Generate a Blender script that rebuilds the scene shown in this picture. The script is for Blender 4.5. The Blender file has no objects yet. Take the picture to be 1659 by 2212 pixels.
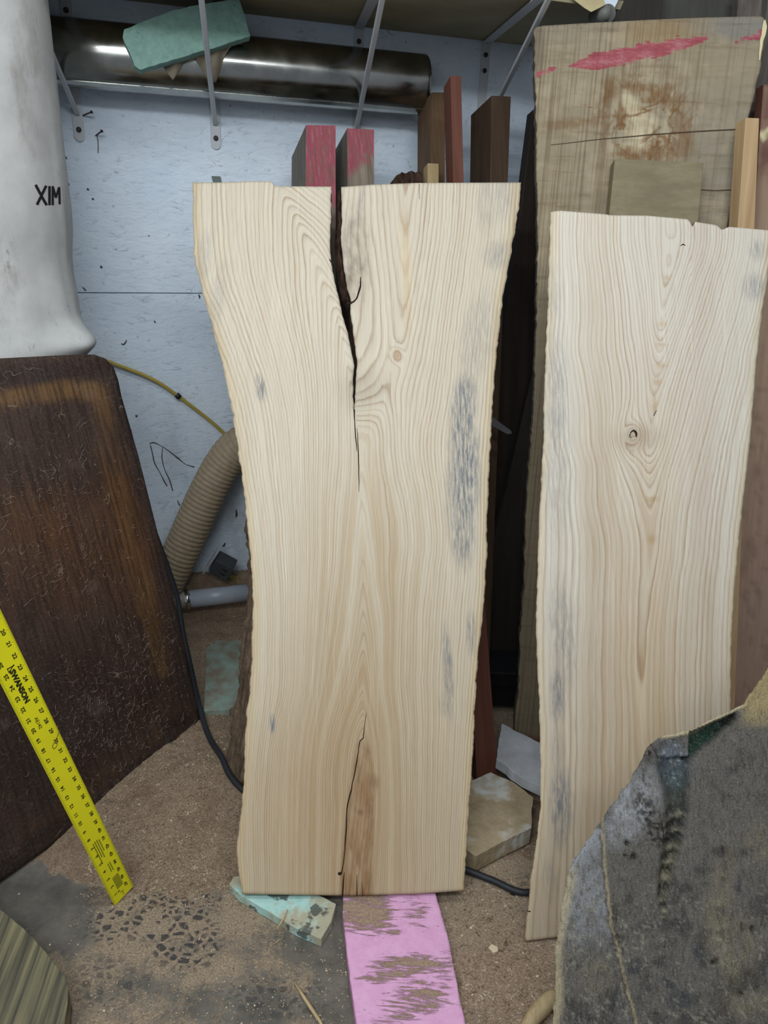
import bpy, bmesh, math, random
import numpy as np
from mathutils import Matrix, Vector
from mathutils.bvhtree import BVHTree
random.seed(7); rng = np.random.RandomState(7)
COL = bpy.context.scene.collection
sc = bpy.context.scene

# ------------------------------------------------------------ camera model
F = 1600.0; TH, RO, PH = math.radians(22), math.radians(2.2), math.radians(18); H = 1.36
fw = np.array([0, math.cos(TH), -math.sin(TH)]); u0 = np.array([0, math.sin(TH), math.cos(TH)]); r0 = np.array([1., 0, 0])
RT = math.cos(RO)*r0 + math.sin(RO)*u0; UP = -math.sin(RO)*r0 + math.cos(RO)*u0
CAM = np.array([0, 0, H])
def ray(x, y): return fw + (x-829.5)/F*RT - (y-1106)/F*UP
def at_z(x, y, z=0.0):
    d = ray(x, y); return CAM + d*(z-H)/d[2]
def at_Y(x, y, Y):
    d = ray(x, y); return CAM + d*Y/d[1]
def project(P):
    Q = np.asarray(P)-CAM; z = Q@fw
    return 829.5+F*(Q@RT)/z, 1106-F*(Q@UP)/z
WH = np.array([math.cos(PH), math.sin(PH), 0]); WN = np.array([math.sin(PH), -math.cos(PH), 0]); W0 = np.array([.09, 2.47, 0])
def wall_pt(x, y, off=0.0):
    d = ray(x, y); return CAM + d*((W0+WN*off-CAM)@WN)/(d@WN)
def wu(p): return float((np.asarray(p)-W0)@WH)
def wpos(u, z, off): return W0 + WH*u + WN*off + np.array([0, 0, z])

class Plane:
    """leaning board plane: local x = across, y = up the board, z = out of its face"""
    def __init__(s, P0, yaw, lean=None, top=None):
        s.P = np.asarray(P0, float); a = math.radians(yaw)
        s.h = np.array([math.cos(a), math.sin(a), 0]); b = np.array([-math.sin(a), math.cos(a), 0])
        if lean is None:
            q = np.asarray(top)-s.P; l = math.atan2(q@b, q[2])
        else: l = math.radians(lean)
        s.lean = math.degrees(l)
        s.t = np.array([0, 0, 1])*math.cos(l) + b*math.sin(l); s.n = np.cross(s.h, s.t)
        s.M = Matrix(((s.h[0], s.t[0], s.n[0], s.P[0]), (s.h[1], s.t[1], s.n[1], s.P[1]), (s.h[2], s.t[2], s.n[2], s.P[2]), (0, 0, 0, 1)))
    def uv(s, x, y, off=0.0):
        d = ray(x, y); p = CAM + d*((s.P+s.n*off-CAM)@s.n)/(d@s.n); q = p-s.P
        return float(q@s.h), float(q@s.t)
    def w(s, u, v, z=0.0): return s.P+s.h*u+s.t*v+s.n*z
    def vfloor(s, z=0.0): return (z-s.P[2])/s.t[2]

# ------------------------------------------------------------ numpy noise
def _h(ix, iy, s):
    n = (ix.astype(np.int64)*374761393 + iy.astype(np.int64)*668265263 + s*1442695041) & 0x7fffffff
    n = ((n ^ (n >> 13))*1274126177) & 0x7fffffff
    return ((n ^ (n >> 16)) & 0xffff)/65535.0
def vnoise(x, y, s=0):
    x = np.asarray(x, float); y = np.asarray(y, float)
    ix = np.floor(x); iy = np.floor(y); fx = x-ix; fy = y-iy
    fx = fx*fx*(3-2*fx); fy = fy*fy*(3-2*fy)
    a = _h(ix, iy, s); b = _h(ix+1, iy, s); c = _h(ix, iy+1, s); d = _h(ix+1, iy+1, s)
    return (a*(1-fx)+b*fx)*(1-fy)+(c*(1-fx)+d*fx)*fy
def fbm(x, y, s=0, o=4):
    r = 0; a = .5
    for k in range(o):
        r = r + a*(vnoise(x*2**k, y*2**k, s+k*17)-.5); a *= .55
    return r
def sstep(a, b, x): t = np.clip((x-a)/(b-a), 0, 1); return t*t*(3-2*t)
def lerp(a, b, t): return a+(b-a)*t
def interp(pts, y):
    p = sorted(pts); return np.interp(y, [a[0] for a in p], [a[1] for a in p])
def sinterp(pts, y):          # smooth (monotone hermite) version
    p = sorted(pts); X = np.array([a[0] for a in p], float); Yv = np.array([a[1] for a in p], float)
    m = np.gradient(Yv, X); y = np.clip(np.asarray(y, float), X[0], X[-1]); i = np.clip(np.searchsorted(X, y)-1, 0, len(X)-2)
    hh = X[i+1]-X[i]; t = (y-X[i])/hh
    return (2*t**3-3*t**2+1)*Yv[i]+(t**3-2*t**2+t)*hh*m[i]+(-2*t**3+3*t**2)*Yv[i+1]+(t**3-t**2)*hh*m[i+1]
def blob(x, y, cx, cy, rx, ry, rot=0, soft=.5):
    c, s = math.cos(math.radians(rot)), math.sin(math.radians(rot)); dx = x-cx; dy = y-cy
    return 1-sstep(1-soft, 1+soft, np.hypot((dx*c+dy*s)/rx, (-dx*s+dy*c)/ry))
def segdist(x, y, pts):
    d = np.full(np.shape(x), 1e9)
    for (x0, y0), (x1, y1) in zip(pts[:-1], pts[1:]):
        vx, vy = x1-x0, y1-y0; t = np.clip(((x-x0)*vx+(y-y0)*vy)/(vx*vx+vy*vy+1e-9), 0, 1)
        d = np.minimum(d, np.hypot(x-x0-t*vx, y-y0-t*vy))
    return d

def lin(c):
    if isinstance(c, str):
        c = tuple(int(c[i:i+2], 16) for i in (0, 2, 4))
    return tuple((v/255/12.92 if v/255 <= .04045 else ((v/255+.055)/1.055)**2.4) for v in c)
def L4(c): return lin(c)+(1.0,)

# ------------------------------------------------------------ shader DSL
class NT:
    def __init__(s, name, rough=.6, metallic=0.0, spec=.3):
        s.m = bpy.data.materials.new(name); s.m.use_nodes = True; s.t = s.m.node_tree; s.N = s.t.nodes
        s.b = s.N['Principled BSDF']; s.b.inputs['Roughness'].default_value = rough; s.b.inputs['Metallic'].default_value = metallic
        s.b.inputs['Specular IOR Level'].default_value = spec
        s.tc = s.N.new('ShaderNodeTexCoord').outputs['Object']
    def put(s, sock, v):
        if v is None: return
        if hasattr(v, 'is_linked'): s.t.links.new(v, sock)
        elif isinstance(v, (str,)): sock.default_value = L4(v)
        elif isinstance(v, tuple) and len(v) == 3 and sock.type == 'RGBA': sock.default_value = v+(1,)
        else: sock.default_value = v
    def map(s, scale=(1, 1, 1), loc=(0, 0, 0), rot=(0, 0, 0), v=None):
        n = s.N.new('ShaderNodeMapping'); s.put(n.inputs[0], v or s.tc)
        n.inputs['Scale'].default_value = scale; n.inputs['Location'].default_value = loc; n.inputs['Rotation'].default_value = rot
        return n.outputs[0]
    def noise(s, v=None, scale=5., detail=3., rough=.5, dist=0.):
        n = s.N.new('ShaderNodeTexNoise'); s.put(n.inputs['Vector'], v or s.tc)
        n.inputs['Scale'].default_value = scale; n.inputs['Detail'].default_value = detail; n.inputs['Roughness'].default_value = rough; n.inputs['Distortion'].default_value = dist
        return n.outputs['Fac']
    def voro(s, v=None, scale=5., feat='F1', out='Distance', rnd=1.0):
        n = s.N.new('ShaderNodeTexVoronoi'); n.feature = feat; s.put(n.inputs['Vector'], v or s.tc); n.inputs['Scale'].default_value = scale
        n.inputs['Randomness'].default_value = rnd
        return n.outputs[out]
    def ramp(s, f, stops, interp='LINEAR'):
        n = s.N.new('ShaderNodeValToRGB'); s.put(n.inputs[0], f); r = n.color_ramp; r.interpolation = interp
        while len(r.elements) < len(stops): r.elements.new(.5)
        for e, (p, c) in zip(r.elements, stops):
            e.position = p; e.color = (c, c, c, 1) if isinstance(c, (int, float)) else (L4(c) if isinstance(c, str) else c)
        return n.outputs[0]
    def mix(s, f, a, b, mode='MIX'):
        n = s.N.new('ShaderNodeMix'); n.data_type = 'RGBA'; n.blend_type = mode
        s.put(n.inputs[0], f); s.put(n.inputs[6], a); s.put(n.inputs[7], b); return n.outputs[2]
    def math(s, op, a, b=0., clamp=False):
        n = s.N.new('ShaderNodeMath'); n.operation = op; n.use_clamp = clamp; s.put(n.inputs[0], a); s.put(n.inputs[1], b); return n.outputs[0]
    def attr(s, name, out='Fac'):
        n = s.N.new('ShaderNodeAttribute'); n.attribute_name = name; return n.outputs[out]
    def vadd(s, a, b, k=1.0):
        n = s.N.new('ShaderNodeVectorMath'); n.operation = 'MULTIPLY_ADD'; s.put(n.inputs[0], b); n.inputs[1].default_value = (k, k, k); s.put(n.inputs[2], a); return n.outputs[0]
    def bump(s, h, strength=.3, dist=.002):
        n = s.N.new('ShaderNodeBump'); n.inputs['Strength'].default_value = strength; n.inputs['Distance'].default_value = dist; s.put(n.inputs['Height'], h)
        s.t.links.new(n.outputs[0], s.b.inputs['Normal'])
    def col(s, c): s.put(s.b.inputs['Base Color'], c); return s.m
    def rough(s, r): s.put(s.b.inputs['Roughness'], r)

def simple(name, c, rough=.6, metallic=0., var=.12, scale=30., bump=.15, spec=.3):
    t = NT(name, rough, metallic, spec); n = t.noise(scale=scale, detail=5)
    c0 = L4(c); k = lambda f: tuple(min(1, v*f) for v in c0[:3])+(1,)
    t.bump(n, bump, .003)
    return t.col(t.ramp(n, [(.3, k(1-var)), (.7, k(1+var))]))

def wood(name, base, dark, su=60., sv=2.5, k=.5, dirt=None, dk=.4, rough=.65, kerf=0., fine=.25):
    """plank whose grain runs along local y"""
    t = NT(name, rough)
    g = t.noise(t.map((su, sv, su)), 1, 4, .6, .4); f = t.noise(t.map((su*7, sv*4, su*7)), 1, 3, .6)
    c = t.mix(t.math('MULTIPLY', t.ramp(g, [(.35, 1.), (.65, 0.)]), k), base, dark)
    c = t.mix(t.math('MULTIPLY', t.ramp(f, [(.3, 1.), (.6, 0.)]), fine), c, dark)
    if dirt:
        d = t.noise(t.map((7, 3.5, 7)), 1, 5, .6); c = t.mix(t.math('MULTIPLY', t.ramp(d, [(.4, 0.), (.7, 1.)]), dk), c, dirt)
    h = f
    if kerf:
        kf = t.noise(t.map((3, 420, 3)), 1, 2); c = t.mix(t.math('MULTIPLY', t.ramp(kf, [(.4, 1.), (.6, 0.)]), kerf), c, dark); h = t.math('ADD', f, kf)
    t.bump(h, .25, .001)
    return t.col(c)

# ------------------------------------------------------------ object helpers
def tag(o, label=None, cat=None, group=None, kind=None):
    if label: o['label'] = label
    if cat: o['category'] = cat
    if group: o['group'] = group
    if kind: o['kind'] = kind
    return o
def link(name, me, mat=None, parent=None, M=None, smooth=False):
    o = bpy.data.objects.new(name, me); COL.objects.link(o)
    for m in (mat if isinstance(mat, (list, tuple)) else [mat]):
        if m: me.materials.append(m)
    if parent: o.parent = parent
    if M is not None: o.matrix_world = M
    if smooth and me.polygons: me.polygons.foreach_set('use_smooth', [True]*len(me.polygons))
    return o
def empty(name, loc, M=None):
    o = bpy.data.objects.new(name, None); COL.objects.link(o); o.empty_display_size = .05
    if M is not None: o.matrix_world = M
    else: o.location = tuple(loc)
    return o
def mesh(name, V, Fc):
    me = bpy.data.meshes.new(name); me.from_pydata([tuple(map(float, v)) for v in V], [], [tuple(map(int, f)) for f in Fc]); me.update(); return me
def from_bm(name, bm):
    bmesh.ops.recalc_face_normals(bm, faces=bm.faces); me = bpy.data.meshes.new(name); bm.to_mesh(me); bm.free(); return me
def fattr(me, name, vals): me.attributes.new(name, 'FLOAT', 'POINT').data.foreach_set('value', np.asarray(vals, np.float32).ravel())
def cattr(me, name, rgb):
    a = np.ones((len(me.vertices), 4), np.float32); a[:, :3] = rgb
    me.attributes.new(name, 'FLOAT_COLOR', 'POINT').data.foreach_set('color', a.ravel())
def bevel(o, w=.002, seg=2):
    m = o.modifiers.new('bevel', 'BEVEL'); m.width = w; m.segments = seg; m.limit_method = 'ANGLE'; m.angle_limit = math.radians(40); return o
def smooth_norm(o):
    o.data.polygons.foreach_set('use_smooth', [True]*len(o.data.polygons)); return o

def resample(poly, step, jit=0., seed=0):
    """closed 2-D outline -> points every `step` with optional roughness"""
    out = []; n = len(poly); acc = 0
    for i in range(n):
        a = np.array(poly[i]); b = np.array(poly[(i+1) % n]); L = np.linalg.norm(b-a); k = max(1, int(L/step)); nrm = np.array([b[1]-a[1], a[0]-b[0]])/max(L, 1e-9)
        for j in range(k):
            f = j/k; p = a+(b-a)*f; s_ = acc+L*f
            e = min(1, 4*f, 4*(1-f)) if j else 0
            out.append(tuple(p+nrm*jit*2*float(fbm(np.array(s_/step/3.), np.array(seed*7.3), seed))*e))
        acc += L
    return out
def prism(poly, z0, z1):
    bm = bmesh.new(); a = [bm.verts.new((p[0], p[1], z1)) for p in poly]; b = [bm.verts.new((p[0], p[1], z0)) for p in poly]; n = len(poly)
    bm.faces.new(a); bm.faces.new(b[::-1])
    for i in range(n): bm.faces.new((a[i], b[i], b[(i+1) % n], a[(i+1) % n]))
    bmesh.ops.triangulate(bm, faces=[f for f in bm.faces if len(f.verts) > 4])
    return bm
def board(name, pl, px, thick, mat, foot=None, jit=0., step=.02, bev=.002, parent=None, seed=0, footz=0.0):
    """front face from outline points (clockwise from top left); foot=(iL,iR) edges run down to the floor"""
    uv = [pl.uv(*p) for p in px]
    if foot is not None:
        vf = pl.vfloor(footz)+thick*math.sin(math.radians(pl.lean))*0
        ri, rj, li, lj = foot    # right edge through points ri->rj, left edge through li->lj (lower point second)
        def ext(a, b):
            a = np.array(uv[a]); b = np.array(uv[b]); t = (vf-a[1])/(b[1]-a[1]); return tuple(a+(b-a)*t)
        R_, L_ = ext(ri, rj), ext(li, lj); uv = uv[:foot[1]+1]+[R_, L_]+uv[foot[1]+1:]
    if jit: uv = resample(uv, step, jit, seed)
    me = from_bm(name, prism(uv, -thick, 0)); o = link(name, me, mat, parent, None if parent else pl.M)
    if bev: bevel(o, bev)
    return o
def floor_board(name, px, z1, z0, mat, jit=0., step=.01, bev=.002, seed=0):
    w = [at_z(x, y, z1) for x, y in px]; c = sum(w)/len(w); uv = [(p[0]-c[0], p[1]-c[1]) for p in w][::-1]
    if jit: uv = resample(uv, step, jit, seed)
    o = link(name, from_bm(name, prism(uv, 0, z1-z0)), mat, None, Matrix.Translation((c[0], c[1], z0)))
    if bev: bevel(o, bev)
    return o
def boxm(bm, c, s, M=None):
    r = bmesh.ops.create_cube(bm, size=1.0); vs = r['verts']
    for v in vs: v.co = Vector((v.co.x*s[0]+c[0], v.co.y*s[1]+c[1], v.co.z*s[2]+c[2]))
    if M is not None: bmesh.ops.transform(bm, matrix=M, verts=vs)
def tube(pts, rad, seg=12, cap=True):
    pts = [Vector(tuple(map(float, p))) for p in pts]; n = len(pts); V = []; Fc = []
    rr = rad if isinstance(rad, (list, np.ndarray)) else [rad]*n
    T = [(pts[min(i+1, n-1)]-pts[max(i-1, 0)]).normalized() for i in range(n)]
    ref = Vector((0, 0, 1)) if abs(T[0].z) < .9 else Vector((0, 1, 0)); a = T[0].cross(ref).normalized()
    for i in range(n):
        a = (a-T[i]*a.dot(T[i])).normalized(); b = T[i].cross(a)
        for k in range(seg):
            t = 2*math.pi*k/seg; V.append(pts[i]+(a*math.cos(t)+b*math.sin(t))*rr[i])
    for i in range(n-1):
        for k in range(seg):
            Fc.append((i*seg+k, i*seg+(k+1) % seg, (i+1)*seg+(k+1) % seg, (i+1)*seg+k))
    if cap: Fc.append(tuple(range(seg))[::-1]); Fc.append(tuple((n-1)*seg+k for k in range(seg)))
    return V, Fc
def spline(pts, n=8):
    P = [np.asarray(p, float) for p in pts]; P = [2*P[0]-P[1]]+P+[2*P[-1]-P[-2]]; out = []
    for i in range(1, len(P)-2):
        for j in range(n):
            t = j/n; out.append(.5*((2*P[i])+(-P[i-1]+P[i+1])*t+(2*P[i-1]-5*P[i]+4*P[i+1]-P[i+2])*t*t+(-P[i-1]+3*P[i]-3*P[i+1]+P[i+2])*t**3))
    out.append(P[-2]); return out
def obj_tube(name, pts, rad, mat, parent=None, seg=12, cap=True, origin=None):
    V, Fc = tube(pts, rad, seg, cap)
    me = mesh(name, V, Fc); return link(name, me, mat, parent, smooth=True)

def grid_slab(name, pl, Lp, Rp, topf, botf, ny, nx, thick, mats, crack=None, field=None, bow=None, edge_jit=0., seed=0, back_in=0.0, rnd=.006, shift=0.):
    """live-edge slab as a dense grid. Lp/Rp: (y,x) outline points; topf/botf: y of the ends as a function of x;
    crack: (centre pts, half-width pts, y_end). field(x,y)->dict of vertex attributes."""
    ys0 = float(np.mean([topf(interp(Lp, 0)), topf(interp(Rp, 0))])) if False else None
    cols = []
    if crack: nl = int(nx*crack[3]); S = [('L', i/nl) for i in range(nl+1)]+[('R', i/(nx-nl)) for i in range(nx-nl+1)]
    else: S = [('A', i/nx) for i in range(nx+1)]
    nc = len(S); PX = np.zeros((ny+1, nc)); PY = np.zeros((ny+1, nc)); gap = np.zeros(ny+1, bool)
    for j in range(ny+1):
        t = j/ny
        xs = np.zeros(nc)
        y = np.full(nc, lerp(topf(0.5*(Lp[0][1]+Rp[0][1])), botf(0.5*(Lp[-1][1]+Rp[-1][1])), t))
        for it in range(3):
            l = interp(Lp, y)+edge_jit*2*fbm(y/14., y*0, seed, 4); r = interp(Rp, y)+edge_jit*2*fbm(y/14., y*0+9, seed+3, 4)
            if crack:
                cc = interp(crack[0], y); hw = interp(crack[1], y)+0*y
                hw = np.where(y < crack[2], np.maximum(hw, .4), 0.)
                jl = np.where(y < crack[2], 3.0*fbm(y/9., y*0+3, seed+5, 4), 0); jr = np.where(y < crack[2], 4.0*fbm(y/9., y*0+6, seed+6, 4), 0)
            for k, (side, s_) in enumerate(S):
                if side == 'A': xs[k] = lerp(l[k], r[k], s_)
                elif side == 'L': xs[k] = lerp(l[k], cc[k]-hw[k]+jl[k], s_)
                else: xs[k] = lerp(cc[k]+hw[k]+jr[k], r[k], s_)
            y = np.array([lerp(topf(x), botf(x), t) for x in xs])
        PX[j] = xs; PY[j] = y
        if crack: gap[j] = y[nl] < crack[2]
    idx = np.arange((ny+1)*nc).reshape(ny+1, nc)
    if crack:
        for j in range(ny+1):
            if not gap[j]:
                PX[j, nl+1] = PX[j, nl]; PY[j, nl+1] = PY[j, nl]; idx[j, nl+1] = idx[j, nl]
    D = ray(0, 0)  # vectorised plane intersection
    dirs = fw[None, None, :]+((PX-829.5)/F)[..., None]*RT-((PY-1106)/F)[..., None]*UP
    tt = ((pl.P-CAM)@pl.n)/(dirs@pl.n); Pw = CAM+dirs*tt[..., None]-pl.P
    Uc = Pw@pl.h; Vc = Pw@pl.t; at = field(PX, PY) if field else {}
    hz = at.pop('height') if 'height' in at else np.zeros_like(PX)
    if bow is not None: hz = hz+bow(PX, PY)
    # faces
    Fc = []
    for j in range(ny):
        for k in range(nc-1):
            if crack and k == nl: continue
            Fc.append((idx[j, k], idx[j+1, k], idx[j+1, k+1], idx[j, k+1]))
    from collections import Counter
    E = Counter()
    for f in Fc:
        for a, b in zip(f, f[1:]+f[:1]): E[(a, b)] += 1
    bd = [(a, b) for (a, b) in E if (b, a) not in E]
    NV = PX.size; bset = set([a for a, b in bd]); ring1 = {}
    V = np.stack([Uc.ravel(), Vc.ravel(), hz.ravel()], 1)
    # soften front arris: boundary verts pushed back a little
    for i in bset: V[i, 2] -= rnd*.35
    cu = .5*(Uc.min()+Uc.max())
    VB = V.copy(); VB[:, 2] = -thick
    if shift: VB[:, 0] += shift*sstep(cu, Uc.min(), Uc.ravel())
    if back_in: VB[:, 0] = VB[:, 0]*(1-back_in)+cu*back_in
    # mid ring gives the edge a rounded section
    mid = {}; extra = []
    for i in sorted(bset):
        mid[i] = 2*NV+len(extra); extra.append((V[i, 0]+(VB[i, 0]-V[i, 0])*.3, V[i, 1], V[i, 2]-.3*thick))
    Vall = np.concatenate([V, VB, np.array(extra)], 0)
    nf = len(Fc); FB = [tuple(int(i)+NV for i in f[::-1]) for f in Fc]
    SD = []
    for a, b in bd: SD += [(b, a, mid[a], mid[b]), (mid[b], mid[a], a+NV, b+NV)]
    used = np.zeros(len(Vall), bool); allF = [tuple(int(i) for i in f) for f in Fc]+FB+[tuple(int(i) for i in f) for f in SD]
    for f in allF: used[list(f)] = True
    remap = -np.ones(len(Vall), int); remap[used] = np.arange(used.sum())
    me = mesh(name, Vall[used], [tuple(remap[i] for i in f) for f in allF])
    src = np.concatenate([np.arange(NV), np.arange(NV), np.array(sorted(bset), int)])[used]
    for k, v in at.items():
        v = np.asarray(v)
        if v.ndim == 3: cattr(me, k, v.reshape(-1, 3)[src])
        else: fattr(me, k, v.ravel()[src])
    me.polygons.foreach_set('material_index', [0]*nf+[1 if len(mats) > 1 else 0]*(len(allF)-nf))
    me.polygons.foreach_set('use_smooth', [True]*nf+[False]*(len(allF)-nf))
    o = link(name, me, mats, None, pl.M)
    return o
def ctrl(rows, x, y):
    """ring field from rows (y, [(x,F)...]) whose control curves are interpolated smoothly along y"""
    ysr = [r[0] for r in rows]; K = len(rows[0][1])
    cx = [sinterp([(r[0], r[1][i][0]) for r in rows], y) for i in range(K)]; cf = [sinterp([(r[0], r[1][i][1]) for r in rows], y) for i in range(K)]
    out = cf[0].copy()
    for i in range(K-1):
        m = x >= cx[i]; t = np.clip((x-cx[i])/np.maximum(cx[i+1]-cx[i], 1e-3), 0, 1); out = np.where(m, lerp(cf[i], cf[i+1], t), out)
    return out
def srgb_mix(shape, base):
    a = np.zeros(shape+(3,)); a[...] = lin(base); return a
def paint(a, m, c, k=1.0):
    m = np.clip(m*k, 0, 1)[..., None]; a[...] = a*(1-m)+np.array(lin(c))*m

# ============================================================ SETTING
# --- wall: painted strand board
t = NT('painted_strand_board', .6, spec=.35)
wv = t.map((1, 1, 1)); d1 = t.noise(wv, 3, 4, .6); fl = t.noise(t.map((26, 26, 60), rot=(0, .5, .3)), 1, 5, .7, 1.2)
sp = t.voro(t.map((19, 19, 19)), 1.0); spm = t.math('MULTIPLY', t.ramp(sp, [(.05, 1.), (.075, 0.)]), t.ramp(t.noise(scale=2.2), [(.45, 0.), (.6, 1.)]))
c = t.ramp(d1, [(.3, 'cad8e6'), (.7, 'dce7f1')]); c = t.mix(t.ramp(fl, [(.30, .6), (.43, 0.)]), c, '8b949c')
low = t.noise(t.map((9, 9, 4)), 1, 6, .7)
c = t.mix(t.math('MULTIPLY', t.ramp(low, [(.5, 0.), (.75, .5)]), t.attr('dirt')), c, '7a746c')
c = t.mix(t.math('MULTIPLY', spm, .75), c, '43403d')
t.bump(fl, .6, .005); M_wall = t.col(c)
def wall_panel(name, ua, ub, za, zb, th=.02):
    n = 60; m = 60; V = []; Fc = []; dirt = []
    for j in range(m+1):
        for i in range(n+1):
            u = lerp(ua, ub, i/n); z = lerp(za, zb, j/m); V.append((u, 0, z)); dirt.append(float(sstep(1.25, .3, z)) if zb < 1.2 else .15)
    for j in range(m):
        for i in range(n): a = j*(n+1)+i; Fc.append((a, a+1, a+n+2, a+n+1))
    me = mesh(name, V, Fc); fattr(me, 'dirt', dirt)
    M = Matrix(((WH[0], -WN[0], 0, W0[0]), (WH[1], -WN[1], 0, W0[1]), (0, 0, 1, 0), (0, 0, 0, 1)))
    o = link(name, me, M_wall, None, M); md = o.modifiers.new('s', 'SOLIDIFY'); md.thickness = th; md.offset = -1
    return tag(o, kind='structure')
wall = wall_panel('wall_back', -2.3, 3.6, 1.1215, 2.6)
low_wall = wall_panel('wall_back_lower', -2.3, 3.6, -.05, 1.119)
o = link('joint_shade_strip_1', from_bm('t', (lambda b: (boxm(b, (0, 0, 0), (6.0, .008, .05)), b)[1])(bmesh.new())), simple('joint_shadow', '3c4046'), None,  # dark strip behind the board joint, coloured as the shadow inside it
         Matrix(((WH[0], -WN[0], 0, wpos(.65, 0, -.012)[0]), (WH[1], -WN[1], 0, wpos(.65, 0, -.012)[1]), (0, 0, 1, 1.12), (0, 0, 0, 1)))); tag(o, kind='structure')

# --- floor: dusty concrete
gx = np.linspace(-2.0, 3.2, 340); gy = np.linspace(.3, 3.7, 260); GX, GY = np.meshgrid(gx, gy)
Q = np.stack([GX, GY, GX*0], -1)-CAM; zz = np.maximum(Q@fw, .05); FX = 829.5+F*(Q@RT)/zz; FY = 1106-F*(Q@UP)/zz
dust = np.full(GX.shape, .70)
for (cx, cy, rx, ry, rot, k) in [(90, 1950, 150, 70, 35, -.75), (690, 1990, 60, 130, -10, -.35), (730, 2080, 40, 180, 0, -.62), (600, 2170, 150, 60, 0, -.25), (330, 2160, 160, 50, 0, -.3), (560, 2180, 60, 60, 0, -.3),
                            (1080, 2080, 140, 120, 0, .3), (430, 1840, 260, 60, -5, .5), (1080, 1960, 90, 60, 0, .25), (620, 2050, 60, 30, 20, -.4), (1060, 1900, 60, 60, 0, .2), (250, 2010, 90, 40, -20, .2)]:
    dust = dust+k*blob(FX, FY, cx, cy, rx, ry, rot, .6)
tread = np.maximum.reduce([blob(FX, FY, 350, 1960, 120, 62, -12, .45), blob(FX, FY, 395, 2030, 85, 60, 10, .45)*1.0, blob(FX, FY, 250, 1990, 70, 40, -30, .4)*.8, blob(FX, FY, 230, 2120, 90, 60, 0, .5)*.45, blob(FX, FY, 600, 2150, 120, 50, 0, .5)*.5])
red = blob(FX, FY, 1090, 2120, 130, 110, 0, .5)
V = np.stack([GX.ravel(), GY.ravel(), (GX*0).ravel()], 1); nx_ = len(gx)
Fc = [(j*nx_+i, j*nx_+i+1, (j+1)*nx_+i+1, (j+1)*nx_+i) for j in range(len(gy)-1) for i in range(nx_-1)]
me = mesh('floor', V, Fc); fattr(me, 'dust', dust); fattr(me, 'tread', tread); fattr(me, 'red', red)
t = NT('dusty_concrete', .85, spec=.2)
con = t.ramp(t.noise(scale=14, detail=6, rough=.7), [(.3, '52504b'), (.7, '7a746a')])
saw = t.ramp(t.noise(scale=260, detail=3, rough=.7), [(.3, '74654f'), (.5, '998772'), (.72, 'b8a68e')])
saw = t.mix(t.math('MULTIPLY', t.attr('red'), .45), saw, t.ramp(t.noise(scale=200), [(.35, '6a4436'), (.65, 'b79a86')]))
chunk = t.noise(scale=90, detail=4, rough=.75); big = t.noise(scale=16, detail=4, rough=.6)
m = t.math('ADD', t.attr('dust'), t.math('ADD', t.math('MULTIPLY', t.math('SUBTRACT', chunk, .5), 1.1), t.math('MULTIPLY', t.math('SUBTRACT', big, .5), 1.5)))
m = t.ramp(m, [(.30, 0.), (.72, 1.)])
wp = t.vadd(t.map((1, 1, 1)), t.N.new('ShaderNodeTexNoise').outputs['Color'], .0)
vc = t.voro(t.map((1, 1.25, 1)), 50., 'DISTANCE_TO_EDGE', 'Distance', .8); vm = t.voro(t.map((1, 1.25, 1)), 50., 'F1', 'Color', .8)
cell = t.math('MULTIPLY', t.ramp(vc, [(.13, 0.), (.2, 1.)]), t.ramp(t.noise(scale=30), [(.34, 0.), (.46, 1.)]))
tm = t.math('MULTIPLY', cell, t.ramp(t.attr('tread'), [(.1, 0.), (.7, 1.)]))
c = t.mix(t.math('MULTIPLY', m, .92), con, saw); c = t.mix(t.math('MULTIPLY', tm, .85), c, '38383c')
t.bump(t.math('SUBTRACT', t.math('MULTIPLY', chunk, m), tm), .5, .004); M_floor = t.col(c)
tag(link('floor', me, M_floor), kind='structure')

# --- sawdust heap (heightfield) --------------------------------------------
def heap(X, Y):
    wd = (W0[0]-X)*WN[0]+(W0[1]-Y)*WN[1]; wd = -wd  # distance in front of the wall
    d = (X-W0[0])*WN[0]+(Y-W0[1])*WN[1]
    u = (X-W0[0])*WH[0]+(Y-W0[1])*WH[1]
    back = .13*sstep(.085, .04, d)*sstep(.1, -.3, u)+.075*sstep(.5, .12, d)*sstep(.2, -.3, u)
    h = back
    for (cx, cy, rx, ry, rot, k) in [(-.47, 1.47, .25, .22, 0, .030), (-.36, 1.38, .16, .16, 0, .020), (-.60, 1.40, .16, .14, 30, .018), (-.30, 1.62, .2, .2, 0, .03), (.34, 1.5, .3, .2, 0, .012), (-.62, 1.85, .3, .3, 0, .03)]:
        h = h+k*blob(X, Y, cx, cy, rx, ry, rot, .75)
    h = h+fbm(X*9, Y*9, 3, 5)*.028*sstep(0, .02, h)+fbm(X*60, Y*60, 5, 3)*.006
    return h-.004
hx = np.linspace(-1.3, .75, 330); hy = np.linspace(1.05, 2.72, 270); HX, HY = np.meshgrid(hx, hy); HZ = heap(HX, HY)
inside = ((HX-W0[0])*WN[0]+(HY-W0[1])*WN[1]) > .004
keep = (HZ > 0) & inside
V = np.stack([HX.ravel(), HY.ravel(), np.maximum(HZ, -.001).ravel()], 1); n_ = len(hx); Fc = []
for j in range(len(hy)-1):
    for i in range(n_-1):
        if inside[j, i] and inside[j+1, i] and inside[j, i+1] and inside[j+1, i+1] and (keep[j, i] or keep[j+1, i] or keep[j, i+1] or keep[j+1, i+1]): Fc.append((j*n_+i, j*n_+i+1, (j+1)*n_+i+1, (j+1)*n_+i))
used = np.zeros(len(V), bool); used[np.array(Fc).ravel()] = True; rm = np.cumsum(used)-1
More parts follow.
